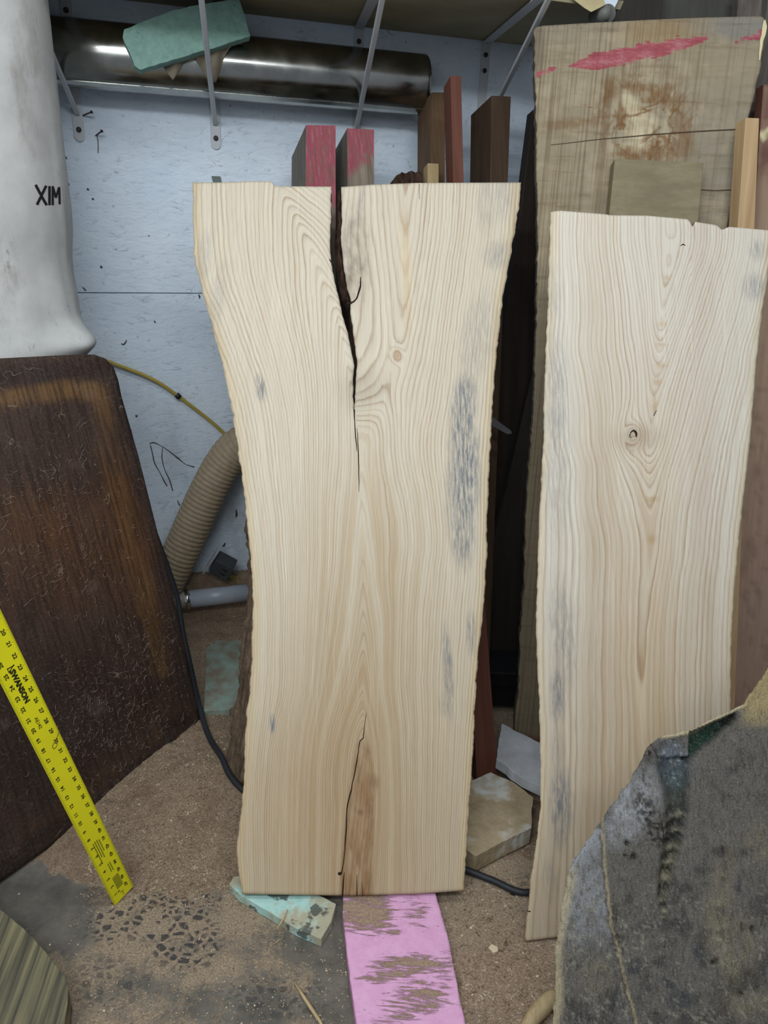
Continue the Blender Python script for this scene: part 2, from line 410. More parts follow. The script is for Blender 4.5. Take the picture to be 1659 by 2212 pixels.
me = mesh('sawdust', V[used], [tuple(rm[list(f)]) for f in Fc])
t = NT('sawdust_mat', .9, spec=.1)
c = t.ramp(t.noise(scale=230, detail=4, rough=.75), [(.28, '64513f'), (.48, '94806a'), (.72, 'b8a590')])
c = t.mix(t.ramp(t.noise(scale=12, detail=3), [(.45, 0.), (.7, .45)]), c, '735a48')
t.bump(t.noise(scale=200, detail=4, rough=.8), .8, .006); M_saw = t.col(c)
o = link('sawdust', me, M_saw, smooth=True); tag(o, 'heap of brown sawdust spread on the floor along the wall base', 'sawdust', kind='stuff')
heapf = lambda X, Y: max(0., float(heap(np.array(X), np.array(Y))))

# shavings: tiny curled chips, uncountable
V = []; Fc = []
def shaving(p, L, w, a, tilt, curl):
    n = 3; b = len(V); ca, sa = math.cos(a), math.sin(a)
    for i in range(n+1):
        s_ = i/n-.5; th = s_*curl; x = (math.sin(th)/curl if curl > .05 else s_)*L; z = (1-math.cos(th))/max(curl, .05)*L*.8
        for k in (-.5, .5):
            yy = k*w; V.append((p[0]+x*ca-yy*sa, p[1]+x*sa+yy*ca, p[2]+z+.001+k*w*tilt))
    for i in range(n): Fc.append((b+2*i, b+2*i+2, b+2*i+3, b+2*i+1))
cols_ = []
def scatter(n, pxr, wt=None, Lr=(.003, .009)):
    for _ in range(n):
        x = random.uniform(pxr[0], pxr[2]); y = random.uniform(pxr[1], pxr[3]); p = at_z(x, y, 0); p[2] = heapf(p[0], p[1])
        if (p-W0)@WN < .02: continue
        shaving(p, random.uniform(*Lr), random.uniform(.0012, .003), random.uniform(0, 6.3), random.uniform(-.6, .6), random.uniform(0, 2.2))
scatter(5200, (180, 1560, 560, 1960), Lr=(.002, .0055)); scatter(2400, (960, 1900, 1230, 2230), Lr=(.002, .007)); scatter(1500, (150, 1930, 760, 2230), Lr=(.0015, .004)); scatter(700, (400, 1330, 560, 1600)); scatter(500, (1000, 1600, 1200, 1950))
t = NT('shaving_mat', .8); c = t.ramp(t.noise(scale=55, detail=1), [(.3, '6a5443'), (.5, '98846c'), (.72, 'c4b399')]); M_shav = t.col(c)
o = link('wood_shavings', mesh('wood_shavings', V, Fc), M_shav); tag(o, 'fine curled wood shavings strewn over the sawdust and concrete', 'shavings', kind='stuff')

# ============================================================ SHELF, BRACKETS
ZS = 1.833
def wbox(name, ua, ub, za, zb, wa, wb, mat, parent=None, bev=.001):
    bm = bmesh.new(); cs = [wpos(u, z, w) for u in (ua, ub) for z in (za, zb) for w in (wa, wb)]
    vs = [bm.verts.new(tuple(c_)) for c_ in cs]
    for f in ((0, 1, 3, 2), (4, 6, 7, 5), (0, 4, 5, 1), (2, 3, 7, 6), (0, 2, 6, 4), (1, 5, 7, 3)): bm.faces.new([vs[i] for i in f])
    o = link(name, from_bm(name, bm), mat, parent)
    if bev: bevel(o, bev)
    return o
t = NT('shelf_board_mat', .7); g = t.noise(t.map((3, 3, 3), rot=(0, 0, .3)), 2, 6, .6)
M_shelf = t.col(t.ramp(g, [(.3, '8a8064'), (.7, 'a59a7c')])); 
sh = wbox('plywood_shelf', -1.9, .34, ZS, ZS+.019, .004, .47, M_shelf); tag(sh, 'brown plywood shelf board on white brackets along the top of the wall', 'shelf')
M_white = simple('white_enamel', 'b9bdc0', .35, 0, .05, 20, .05, .5); M_bolt = simple('bolt_steel', '3c3a38', .45, .6)
def strip(name, a, b, w, th, side, mat, parent=None):
    """flat strip from a to b; side = width direction"""
    a = Vector(tuple(a)); b = Vector(tuple(b)); d = (b-a).normalized(); s_ = Vector(tuple(side)); s_ = (s_-d*s_.dot(d)).normalized(); n = d.cross(s_)
    bm = bmesh.new(); vs = []
    for p in (a, b):
        for (i, j) in ((-1, -1), (1, -1), (1, 1), (-1, 1)): vs.append(bm.verts.new(p+s_*w*.5*i+n*th*.5*j))
    for f in ((3, 2, 1, 0), (4, 5, 6, 7), (0, 1, 5, 4), (1, 2, 6, 5), (2, 3, 7, 6), (3, 0, 4, 7)): bm.faces.new([vs[i] for i in f])
    o = link(name, from_bm(name, bm), mat, parent); bevel(o, min(th, w)*.25); return o
def bracket(pxleg, zb, brace_bot, brace_end, label, ofs=0.0):
    u = wu(wall_pt(*pxleg)); root = empty('shelf_bracket', wpos(u, ZS-.05, .004))
    I = root.matrix_world.inverted() if False else None
    Wd = .026; bm = bmesh.new(); n = 10
    pr = [wpos(u-Wd/2, ZS-.001, 0), wpos(u+Wd/2, ZS-.001, 0)]
    for k in range(n+1): a = -math.pi*k/n; pr.append(wpos(u+Wd/2*math.cos(a), zb+Wd/2+Wd/2*math.sin(a), 0))
    fr = [bm.verts.new(tuple(p+WN*.0045)) for p in pr]; bk = [bm.verts.new(tuple(p+WN*.001)) for p in pr]; m_ = len(pr)
    bm.faces.new(fr); bm.faces.new(bk[::-1])
    for i in range(m_): bm.faces.new((fr[i], bk[i], bk[(i+1) % m_], fr[(i+1) % m_]))
    leg = link('upright', from_bm('upright', bm), M_white, root)
    # rib on the upright
    e = at_z(*brace_end, ZS-.008)
    a0 = wpos(u, ZS-.004, .004); arm = strip('arm', wpos(u, ZS-.004, .006), e+np.array([0, 0, .003]), .026, .004, WH, M_white, root)
    zt = wall_pt(*brace_bot, .006)
    b0 = wpos(wu(zt), zt[2], .006)
    strip('brace', b0, e, .013, .009, WH, M_white, root)
    for zz in (zb+.028, ZS-.035, ZS-.075):
        V, Fc = tube([wpos(u, zz, .004), wpos(u, zz, .008), wpos(u, zz, .0095)], [.0065, .0065, .004], 10); link('bolt', mesh('bolt', V, Fc), M_bolt, root)
    for ch in root.children: ch.matrix_parent_inverse = root.matrix_world.inverted() if False else Matrix.Translation(-root.location)
    return tag(root, label, 'bracket', 'white brackets under the shelf')
bracket((168, 255), wall_pt(175, 306)[2], (167, 246), (-4, -155), 'white shelf bracket beside the hanging dust bag')
bracket((464, 260), wall_pt(467, 323)[2], (465, 268), (423, -110), 'white shelf bracket whose brace crosses in front of the mint foam')
bracket((771, 250), wall_pt(770, 320)[2], (770, 276), (838, -64), 'white shelf bracket rising behind the red-ended timbers')
bracket((1043, 180), wall_pt(1030, 300)[2], (1040, 290), (1197, -26), 'white shelf bracket beyond the open end of the metal duct')

# ============================================================ DUCT ON THE BRACKETS
t = NT('galvanized_steel', .2, 1.0); n = t.noise(t.map((3, 3, 30)), 1, 4); n2 = t.noise(scale=14, detail=5)
t.rough(t.ramp(n2, [(.3, .14), (.7, .30)])); t.bump(t.noise(t.map((4, 4, 4)), 1, 2), .15, .01); M_galv = t.col(t.ramp(n2, [(.3, '8f908c'), (.7, 'b5b5ae')]))
pc = wall_pt(912, 184, .078); u_end = wu(pc); zc = pc[2]; RD = .0735
root = empty('metal_duct', wpos(u_end, zc, .078))
V = []; Fc = []; seg = 64; us = [-1.35, -.75, -.2, u_end-.01, u_end]
for iu, u in enumerate(us):
    for k in range(seg):
        a = 2*math.pi*k/seg; V.append(wpos(u, zc+RD*math.sin(a), .078+RD*math.cos(a)))
for iu in range(len(us)-1):
    for k in range(seg): Fc.append((iu*seg+k, iu*seg+(k+1) % seg, (iu+1)*seg+(k+1) % seg, (iu+1)*seg+k))
body = link('duct_body', mesh('duct_body', V, Fc), M_galv, root, smooth=True); md = body.modifiers.new('s', 'SOLIDIFY'); md.thickness = .002; md.offset = -1
a = math.radians(-62); r1, r2 = RD-.0005, RD+.004; V = []; Fc = []
for u in (-1.35, u_end):
    for (aa, rr) in ((a-.10, r1), (a-.09, r2), (a+.09, r2), (a+.10, r1)): V.append(wpos(u, zc+rr*math.sin(aa), .078+rr*math.cos(aa)))
Fc = [(0, 1, 5, 4), (1, 2, 6, 5), (2, 3, 7, 6), (3, 0, 4, 7), (0, 3, 2, 1), (4, 5, 6, 7)]
link('lock_seam', mesh('lock_seam', V, Fc), M_galv, root)
for ch in root.children: ch.matrix_parent_inverse = Matrix.Translation(-root.location)
tag(root, 'shiny galvanized metal duct lying along the wall under the shelf', 'duct')

# mint foam slab in front of the duct
t = NT('mint_foam', .85, spec=.15); n = t.noise(scale=45, detail=5, rough=.7); c = t.ramp(n, [(.3, '7c9f94'), (.7, '97bbae')])
c = t.mix(t.ramp(t.noise(scale=18, detail=6, rough=.75), [(.6, 0.), (.7, .7)]), c, '5d6a5e'); t.bump(n, .8, .006); M_mint = t.col(c)
pl = Plane(wall_pt(420, 90, .185), 16, 12)
o = board('foam_offcut', pl, [(268, 63), (300, 50), (371, 22), (440, 8), (516, -4), (528, 30), (541, 78), (480, 98), (400, 122), (345, 137), (303, 151), (290, 142), (278, 110), (265, 80)], .028, M_mint, jit=.003, step=.008, bev=.003, seed=2)
tag(o, 'mint green foam offcut wedged behind the shelf brace above the duct', 'foam')
# rag under it
t = NT('rag_mat', .9, spec=.1); n = t.noise(scale=22, detail=4); M_rag = t.col(t.ramp(n, [(.3, '6e6557'), (.7, '8d8270')]))
V = []; Fc = []; n_ = 60; m_ = 16
def ragp(s_, r_):
    x = 335+175*s_; yb = np.interp(s_, [0, .12, .22, .34, .5, .66, .75, .84, .92, 1.0], [120, 150, 174, 140, 126, 176, 178, 130, 104, 92]); yt = 100-30*s_
    return wall_pt(x, lerp(yt, yb, r_), .160+.005*math.sin(s_*26+r_*2))
for j in range(m_+1):
    for i in range(n_+1): V.append(ragp(i/n_, j/m_))
for j in range(m_):
    for i in range(n_): a_ = j*(n_+1)+i; Fc.append((a_, a_+1, a_+n_+2, a_+n_+1))
o = link('rag', mesh('rag', V, Fc), M_rag, smooth=True); o.modifiers.new('s', 'SOLIDIFY').thickness = .0015
tag(o, 'grey-brown rag with pointed corners hanging under the mint foam over the duct', 'rag')

# nails, plate in the wall
M_rust = simple('rusty_steel', '4a352c', .7, .3)
def nail(px, px2, off, label):
    a = wall_pt(*px, .001); b = wall_pt(*px2, off); o = obj_tube('nail', [a, (a+b)/2, b-(b-a)*.06, b-(b-a)*.05, b], [.0018, .0018, .0018, .004, .004], M_rust, seg=8); return tag(o, label, 'nail')
nail((178, 250), (198, 242), .03, 'rusty nail in the wall right of the bracket near the dust bag')
nail((207, 293), (220, 283), .03, 'bent rusty nail low on the wall with a dark thread')
o = obj_tube('thread', spline([wall_pt(210, 294, .004), wall_pt(212, 310, .003), wall_pt(212, 330, .003)], 4), .0009, M_rust, seg=6); tag(o, 'short dark thread hanging from the bent nail', 'thread')
pl = Plane(wall_pt(469, 386, .006), 18, 0); o = board('metal_plate', pl, [(457, 380), (476, 381), (480, 400), (462, 400)], .003, simple('dull_plate', '66706c', .4, .5), bev=.0005); tag(o, 'small dull metal plate on the wall just above the split slab', 'plate')

# ============================================================ DUST BAG
t = NT('bag_cloth', .9, spec=.1); n = t.noise(scale=6, detail=5, rough=.65); weave = t.noise(t.map((420, 420, 420)), 1, 2)
c = t.ramp(n, [(.3, 'b3b3b0'), (.7, 'd2d2ce')]); c = t.mix(t.ramp(t.noise(t.map((9, 9, 4)), 1, 6, .75), [(.56, 0.), (.75, .55)]), c, '7d746a'); c = t.mix(t.math('MULTIPLY', t.ramp(t.noise(t.map((30, 30, 20)), 1, 5, .7), [(.64, 0.), (.74, 1.)]), .6), c, '6a6056'); t.bump(t.noise(t.map((3.5, 3.5, 2.2)), 1, 2, .4), .5, .04); M_bag = t.col(c)
BX, BY, BR = -1.0, 1.80, .245; zb = at_Y(150, 766, 1.80)[2]; nz = 120; na = 128; V = []; Fc = []
for j in range(nz+1):
    z = lerp(zb, 2.25, (j/nz)**1.3); s_ = z-zb
    for k in range(na):
        a = 2*math.pi*k/na
        r = BR*(1-.035*math.exp(-((s_-.20)/.07)**2))
        r += .028*math.exp(-((s_-.035)/.035)**2)*math.exp(-(((a+.15+math.pi) % (2*math.pi)-math.pi)/.30)**2)*2.0
        r -= .020*math.exp(-((s_-.10-.5*(a+.55))/.018)**2)*math.exp(-((((a+.6)+math.pi) % (2*math.pi)-math.pi)/.25)**2)
        r += .010*float(fbm(np.array(a*2.2), np.array(z*3.0), 4, 3))+.004*math.sin(a*9+z*7)*sstep(.5, 0, s_)
        if j == 0: r *= .93
        V.append((BX+r*math.cos(a), BY+r*math.sin(a), z+(.006*math.sin(5*a) if j < 4 else 0)))
for j in range(nz):
    for k in range(na): Fc.append((j*na+k, j*na+(k+1) % na, (j+1)*na+(k+1) % na, (j+1)*na+k))
Fc.append(tuple(range(na))[::-1]); Fc.append(tuple(nz*na+k for k in range(na)))
bag = link('dust_bag', mesh('dust_bag', V, Fc), M_bag, smooth=True); bag.data.polygons[len(Fc)-2].use_smooth = False; bag.data.polygons[len(Fc)-1].use_smooth = False
tag(bag, 'large off-white cloth dust collector bag hanging at the left', 'dust bag')
V3 = [Vector(tuple(map(float, v))) for v in V]; bvh = BVHTree.FromPolygons(V3, [f for f in Fc if len(f) == 4])
M_ink = simple('black_ink', '1b1b1d', .8, 0, .1)
bm = bmesh.new()
def stroke(a, b, w):
    a = np.array(a, float); b = np.array(b, float); d = (b-a)/np.linalg.norm(b-a); n = np.array([-d[1], d[0]])*w/2; L = np.linalg.norm(b-a); k = max(2, int(L/3)); prev = None
    for i in range(k+1):
        p = a+(b-a)*i/k; pr = []
        for q in (p-n, p+n):
            dd = Vector(tuple(ray(*q))).normalized(); hit = bvh.ray_cast(Vector(tuple(CAM)), dd)
            pr.append(bm.verts.new(hit[0]-dd*.0015) if hit[0] else None)
        if prev and all(prev) and all(pr): bm.faces.new((prev[0], prev[1], pr[1], pr[0]))
        prev = pr
for s_ in [((77, 399), (88, 420), 4.5), ((89, 422.5), (101, 443), 4.5), ((100, 401), (80, 442), 4.5), ((107, 402), (107, 443), 4.5), ((114, 443), (114, 402), 4), ((114, 403), (121, 427), 4), ((121, 427), (127, 405), 3.5), ((128, 404), (129, 441), 4)]: stroke(s_[0], s_[1], s_[2]*1.25)
o = link('printed_lettering', from_bm('printed_lettering', bm), M_ink, bag); o['label'] = 'black stencilled letters'

# ============================================================ HOSE, CABLES, PIPE, BOX
M_hose = simple('hose_rubber', '9a8a72', .6, 0, .12, 60, .2)
cp = spline([wall_pt(357, 1262, .085), wall_pt(385, 1205, .085), wall_pt(440, 1082, .085), wall_pt(478, 1010, .09), wall_pt(512, 968, .10), wall_pt(560, 945, .115), wall_pt(640, 940, .12)], 60)
V = []; cum = 0; rr = []
P = [Vector(tuple(p)) for p in cp]; lens = [0]
for a_, b_ in zip(P[:-1], P[1:]): lens.append(lens[-1]+(b_-a_).length)
nn = int(lens[-1]/.0016); pts = []; ks = np.linspace(0, lens[-1], nn)
for s_ in ks:
    i = int(np.searchsorted(lens, s_)); i = min(max(i, 1), len(P)-1); f_ = (s_-lens[i-1])/(lens[i]-lens[i-1]+1e-9); pts.append(P[i-1].lerp(P[i], f_))
rad = [(.0545+.0042*abs(math.sin(math.pi*s_/.0155))**.6) for s_ in ks]
hose = obj_tube('dust_hose', pts, rad, M_hose, seg=40); tag(hose, 'ribbed beige dust extraction hose slanting along the wall behind the split slab', 'hose')

M_yel = simple('yellow_cable', 'a59143', .5, 0, .1)
cab = [wall_pt(190, 770, .014), wall_pt(222, 777, .014), wall_pt(255, 789, .014), wall_pt(305, 808, .014), wall_pt(345, 828, .014), wall_pt(384, 855, .014), wall_pt(430, 890, .014), wall_pt(462, 916, .014), wall_pt(492, 945, .016), wall_pt(540, 1000, .016)]
root = obj_tube('yellow_cable', spline(cab, 10), .0052, M_yel, seg=10); tag(root, 'dull yellow cable arching across the wall behind the hose', 'cable')
a_ = wall_pt(381, 852, .014); b_ = wall_pt(388, 859, .014); obj_tube('cable_clip', [a_, b_], .009, simple('clip', '23242a', .4), root, 10)
# pvc pipe
M_pvc = simple('grey_pvc', 'a3a9b2', .35, 0, .08, 14, .05, .5); root = empty('waste_pipe', wall_pt(460, 1294, .10))
pa, pb = wall_pt(402, 1295, .10), wall_pt(540, 1290, .10); pb[2] = pa[2]
obj_tube('pipe_body', [pa, pb], .0295, M_pvc, root, 32)
d_ = (pb-pa)/np.linalg.norm(pb-pa); obj_tube('steel_band', [pa-d_*.004, pa+d_*.012], .0325, simple('steel_clip', 'c8c8c8', .2, 1), root, 32)
obj_tube('end_fitting', [pa-d_*.055, pa-d_*.045, pa-d_*.03, pa-d_*.01, pa+d_*.002], [.012, .024, .029, .03, .03], simple('fitting_plastic', '8a8378', .4), root, 32)
for ch in root.children: ch.matrix_parent_inverse = Matrix.Translation(-root.location)
tag(root, 'short grey plastic pipe with steel band lying on sawdust at the wall base', 'pipe')
# outlet box
M_box = simple('dark_box', '3f4144', .5); root = empty('outlet_box', wall_pt(482, 1222, .085))
hd = Matrix(((WH[0], WN[0], 0, root.location.x), (WH[1], WN[1], 0, root.location.y), (0, 0, 1, root.location.z), (0, 0, 0, 1)))
Rm = hd @ Matrix.Rotation(.55, 4, 'Y') @ Matrix.Rotation(.22, 4, 'Z') @ Matrix.Rotation(-.35, 4, 'X')
bm = bmesh.new(); boxm(bm, (0, 0, 0), (.066, .055, .058), Rm); o = link('box_body', from_bm('box_body', bm), M_box, root); bevel(o, .003)
bm = bmesh.new(); boxm(bm, (-.043, 0, .004), (.003, .06, .10), Rm); o = link('cover_plate', from_bm('cover_plate', bm), M_white, root); bevel(o, .001)
for zz in (-.010, .008):
    q = [Rm @ Vector(v) for v in ((-.012, .025, zz+.006), (-.012, .031, zz+.006), (.016, .031, zz+.002), (.016, .025, zz+.002))]; obj_tube('wire_clamp', q, .0022, M_bolt, root, 6)
e0 = Rm @ Vector((.027, .0, -.014)); obj_tube('wire', spline([e0, wall_pt(505, 1246, .05), wall_pt(540, 1250, .04)], 6), .0035, M_yel, root, 8); obj_tube('wire', spline([Rm @ Vector((.027, .006, -.02)), wall_pt(505, 1251, .055), wall_pt(518, 1258, .05), wall_pt(540, 1262, .05)], 6), .0035, M_yel, root, 8)
for ch in root.children: ch.matrix_parent_inverse = Matrix.Translation(-root.location)
tag(root, 'dark electrical outlet box with yellow wires lying on the sawdust', 'outlet box')

# black power cord
M_cord = simple('black_rubber', '2b2d31', .5, 0, .1, 60, .1)
cd = [at_Y(335, 1150, 2.16), at_Y(379, 1275, 2.0), at_Y(396, 1370, 1.90), at_Y(413, 1445, 1.82), at_Y(432, 1530, 1.68), at_Y(452, 1602, 1.58), at_Y(480, 1670, 1.49), at_Y(520, 1732, 1.40), (-.14, 1.30, .02), (.05, 1.29, .012), at_z(1008, 1880, .012), at_z(1060, 1900, .010), at_z(1145, 1928, .010), (.45, 1.25, .012), (.6, 1.3, .012)]
cd = [np.array(p, float) for p in cd]
for p in cd:
    p[2] = max(p[2], heapf(p[0], p[1])+.008)
o = obj_tube('power_cord', spline(cd, 10), .0075, M_cord, seg=10); tag(o, 'black power cord running down and across the floor behind the split slab', 'power cord')

# ============================================================ LEFT PANEL
P1 = at_z(425, 1597, .012)
hl = at_z(425, 1597)-at_z(0, 1905); yawL = math.degrees(math.atan2(hl[1], hl[0]))
PLP = Plane(P1, yawL, 13)
uvp = [PLP.uv(*p) for p in [(-420, 800), (-200, 792), (0, 774), (100, 769), (175, 765), (205, 766), (228, 774), (246, 793), (256, 820), (263, 855), (300, 985), (345, 1165), (390, 1350), (428, 1530), (433, 1560), (431, 1580), (420, 1597), (400, 1612), (330, 1668), (210, 1757), (100, 1835), (0, 1906), (-250, 2085), (-420, 2200)]]
# filled grid by clipping: polygon front + interior attribute grid
def poly_grid(name, pl, uv, thick, mats, step, field, jit=0., height=None, parent=None, shift=0.):
    """outline polygon filled with a fine grid so that vertex attributes can vary inside it"""
    uv = np.array(resample([tuple(p) for p in uv], step, jit, 11)); bm = bmesh.new(); vs = [bm.verts.new((p[0], p[1], 0)) for p in uv]; f = bm.faces.new(vs)
    u0_, v0_ = uv.min(0); u1_, v1_ = uv.max(0)
    for k in range(1, int((u1_-u0_)/step)+1):
        g = bm.verts[:]+bm.edges[:]+bm.faces[:]; bmesh.ops.bisect_plane(bm, geom=g, plane_co=(u0_+k*step, 0, 0), plane_no=(1, 0, 0))
    for k in range(1, int((v1_-v0_)/step)+1):
        g = bm.verts[:]+bm.edges[:]+bm.faces[:]; bmesh.ops.bisect_plane(bm, geom=g, plane_co=(0, v0_+k*step, 0), plane_no=(0, 1, 0))
    bmesh.ops.triangulate(bm, faces=[f for f in bm.faces if len(f.verts) > 4])
    bm.verts.ensure_lookup_table(); bm.verts.index_update()
    V = np.array([v.co[:] for v in bm.verts]); Fc = [tuple(v.index for v in f.verts) for f in bm.faces]; bm.free()
    W = pl.P+np.outer(V[:, 0], pl.h)+np.outer(V[:, 1], pl.t); Q = W-CAM; z = np.maximum(Q@fw, .02); X = 829.5+F*(Q@RT)/z; Y = 1106-F*(Q@UP)/z
    at = field(X, Y, V) if field else {}
    # orient
    a, b, c_ = V[Fc[0][0]], V[Fc[0][1]], V[Fc[0][2]]
    if np.cross(b-a, c_-a)[2] < 0: Fc = [f[::-1] for f in Fc]
    E = set()
    for f in Fc:
        for p, q in zip(f, f[1:]+f[:1]): E.add((p, q))
    bd = [(p, q) for p, q in E if (q, p) not in E]; n = len(V); h = at.pop('height', np.zeros(n)); V[:, 2] = h
    B = V.copy(); B[:, 2] = -thick
    B[:, 0] += shift*sstep(.5*(V[:, 0].min()+V[:, 0].max()), V[:, 0].min(), V[:, 0]); B[:, 1] -= shift*.8
    for p, q in bd: V[p, 2] -= .0015
    side = [(q, p, p+n, q+n) for p, q in bd]; back = [tuple(i+n for i in f[::-1]) for f in Fc]
    me = mesh(name, np.concatenate([V, B]), Fc+back+side)
    for k, v in at.items():
        v = np.concatenate([v, v]); (cattr if v.ndim == 2 else fattr)(me, k, v)
    me.polygons.foreach_set('material_index', [0]*len(Fc)+[len(mats)-1]*(len(Fc)+len(side))); me.polygons.foreach_set('use_smooth', [True]*len(Fc)+[False]*(len(Fc)+len(side)))
    return link(name, me, mats, parent, None if parent else pl.M)
def panel_field(X, Y, V):
    c = srgb_mix(X.shape, '46352c')
    n = fbm(X/60, Y/140, 5, 5); n2 = fbm(X/14, Y/90, 8, 4)
    def band(pts, w): return 1-sstep(w*.55, w*1.1, segdist(X, Y, pts)+n*30+n2*18)
    paint(c, band([(-200, 890), (0, 862), (90, 850), (170, 838), (215, 842)], 24), '846138', .75)
    paint(c, band([(215, 842), (230, 960), (262, 1090), (300, 1230), (335, 1370), (345, 1440)], 26), '77562f', .7)
    paint(c, blob(X, Y, 90, 1130, 110, 70, 20, .8)*(.6+n), '6e4726', .7)
    paint(c, blob(X, Y, 270, 1120, 60, 150, -10, .8)*(.7+n), '6a4423', .6)
    paint(c, blob(X, Y, 130, 1230, 210, 170, 0, .8)*(.6+1.5*n), '5c3b22', .6)
    paint(c, blob(X, Y, 120, 960, 140, 90, 0, .7)*(.8+n), '47352e', .8)
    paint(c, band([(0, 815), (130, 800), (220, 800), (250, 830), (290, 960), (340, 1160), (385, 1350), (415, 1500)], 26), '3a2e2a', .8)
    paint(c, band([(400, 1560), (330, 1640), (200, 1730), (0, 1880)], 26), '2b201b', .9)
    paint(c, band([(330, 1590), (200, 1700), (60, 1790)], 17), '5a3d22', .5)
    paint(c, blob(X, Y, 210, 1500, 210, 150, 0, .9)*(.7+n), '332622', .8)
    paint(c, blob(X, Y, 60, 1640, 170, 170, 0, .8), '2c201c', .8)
    return {'Col': c}
t = NT('stained_panel', .42, spec=.45); base = t.attr('Col', 'Color')
g = t.noise(t.map((130, 7, 130)), 1, 4, .7); c = t.mix(t.math('MULTIPLY', t.ramp(g, [(.42, 1.), (.56, 0.)]), .6), base, '1d1511')
c = t.mix(t.math('MULTIPLY', t.ramp(t.noise(scale=160, detail=4, rough=.8), [(.5, 0.), (.75, 1.)]), .30), c, '8a7466')
c = t.mix(t.math('MULTIPLY', t.ramp(t.noise(t.map((9, 7, 9)), 1, 6, .7), [(.58, 0.), (.7, 1.)]), .35), c, '7b6c62')
sn = t.noise(t.map((1, 1, 1)), 4, 2, .5, 2.5); sc1 = t.ramp(t.math('ABSOLUTE', t.math('SUBTRACT', sn, .47)), [(.0, 1.), (.0022, 0.)])
sn2 = t.noise(t.map((1, .8, 1), loc=(3, 4, 1)), 9, 1, .5, 1.5); sc2 = t.ramp(t.math('ABSOLUTE', t.math('SUBTRACT', sn2, .55)), [(.0, 1.), (.003, 0.)])
brk = t.ramp(t.noise(scale=22, detail=2), [(.52, 0.), (.6, 1.)]); c = t.mix(t.math('MULTIPLY', t.math('MULTIPLY', t.math('MAXIMUM', sc1, sc2), brk), .5), c, 'a8957f')
t.rough(t.ramp(t.noise(scale=8, detail=4), [(.3, .38), (.7, .65)])); t.bump(g, .2, .001); M_panel = t.col(c)
M_pedge = simple('panel_edge', '3a2c20', .7)
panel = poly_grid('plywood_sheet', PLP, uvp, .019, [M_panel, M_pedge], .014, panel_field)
tag(panel, 'dark brown scuffed wood panel with rounded corners leaning at the left', 'panel')
# fibres stuck to the panel
V = []; Fc = []
def strand(pl, x, y, L, a, curl, w, lift):
    u, v = pl.uv(x, y); n = 6; b = len(V); ang = a; p = np.array([u, v])
    for i in range(n+1):
        d = np.array([math.cos(ang), math.sin(ang)]); nn_ = np.array([-d[1], d[0]])*w/2; z = lift*math.sin(math.pi*i/n)+.0006
        V.append(pl.w(*(p+nn_), z)); V.append(pl.w(*(p-nn_), z+.0005)); p = p+d*L/n; ang += curl/n
    for i in range(n): Fc.append((b+2*i, b+2*i+1, b+2*i+3, b+2*i+2))
for _ in range(1500):
    cx, cy, rx, ry = random.choice([(190, 1500, 120, 70), (300, 1440, 80, 90), (130, 1230, 110, 60), (90, 1060, 120, 60), (260, 1580, 110, 60), (330, 1420, 60, 90), (180, 1620, 100, 60), (240, 1520, 120, 80), (160, 1170, 120, 90)])
    x = random.gauss(cx, rx*.7); y = random.gauss(cy, ry*.8)
    edge = np.interp(y, [850, 1530, 1600], [262, 428, 420])
    if x > edge-12 or x < -60 or y > 1905-.74*x-18: continue
    L_ = random.choice([.008, .011, .017, .026]); strand(PLP, x, y, L_*random.uniform(.5, 1.1), random.uniform(0, 6.3), random.choice([-1, 1])*random.uniform(.3, 3.8), random.uniform(.0003, .0007), random.uniform(.0005, .003))
o = link('wood_fibres', mesh('wood_fibres', V, Fc), simple('fibre_mat', '806f62', .8, 0, .3, 40)); tag(o, 'pale curly wood fibres stuck all over the dark brown panel', 'fibres', kind='stuff')
V = []; Fc = []
for _ in range(14):
    x, y = random.gauss(300, 28), random.gauss(1655, 10)
M_dusty = M_saw

# ============================================================ RULER
A_ = np.array([-.6185, 1.0702, .592]); B_ = np.array([-.5333, 1.1260, .0893]); e0_ = (at_z(247, 1950, .006)+at_z(285, 1918, .006))/2
mid_hi = at_Y(-4, 1390, 1.03); ax = e0_-mid_hi; ax /= np.linalg.norm(ax)
sd = at_z(285, 1918, .006)-at_z(247, 1950, .006); sd -= ax*(sd@ax); sd /= np.linalg.norm(sd); nr = np.cross(sd, -ax)   # x=sd (to the right), y=-ax (up the ruler), z=normal
if nr@(CAM-e0_) < 0: nr = -nr
RM = Matrix(((sd[0], -ax[0], nr[0], e0_[0]), (sd[1], -ax[1], nr[1], e0_[1]), (sd[2], -ax[2], nr[2], e0_[2]), (0, 0, 0, 1)))
IN = .0254; RWd = .0254*.98; RT_ = .0022
M_ry = simple('yellow_paint', 'e8e01a', .45, 0, .03, 12, .03, .4); M_rk = simple('ruler_print', '2a2a12', .6)
bm = bmesh.new(); boxm(bm, (0, 24*IN, 0), (2*RWd, 48*IN, RT_)); ruler = link('yardstick', from_bm('yardstick', bm), M_ry, None, RM @ Matrix.Translation((0, 0, RT_))); bevel(ruler, .0006)
tag(ruler, 'bright yellow straightedge ruler leaning diagonally across the dark panel', 'ruler')
ZT = RT_/2+.00025; bm = bmesh.new()
def quad(bm, x0, y0, x1, y1):
    vs = [bm.verts.new((x, y, ZT)) for x, y in ((x0, y0), (x1, y0), (x1, y1), (x0, y1))]; bm.faces.new(vs)
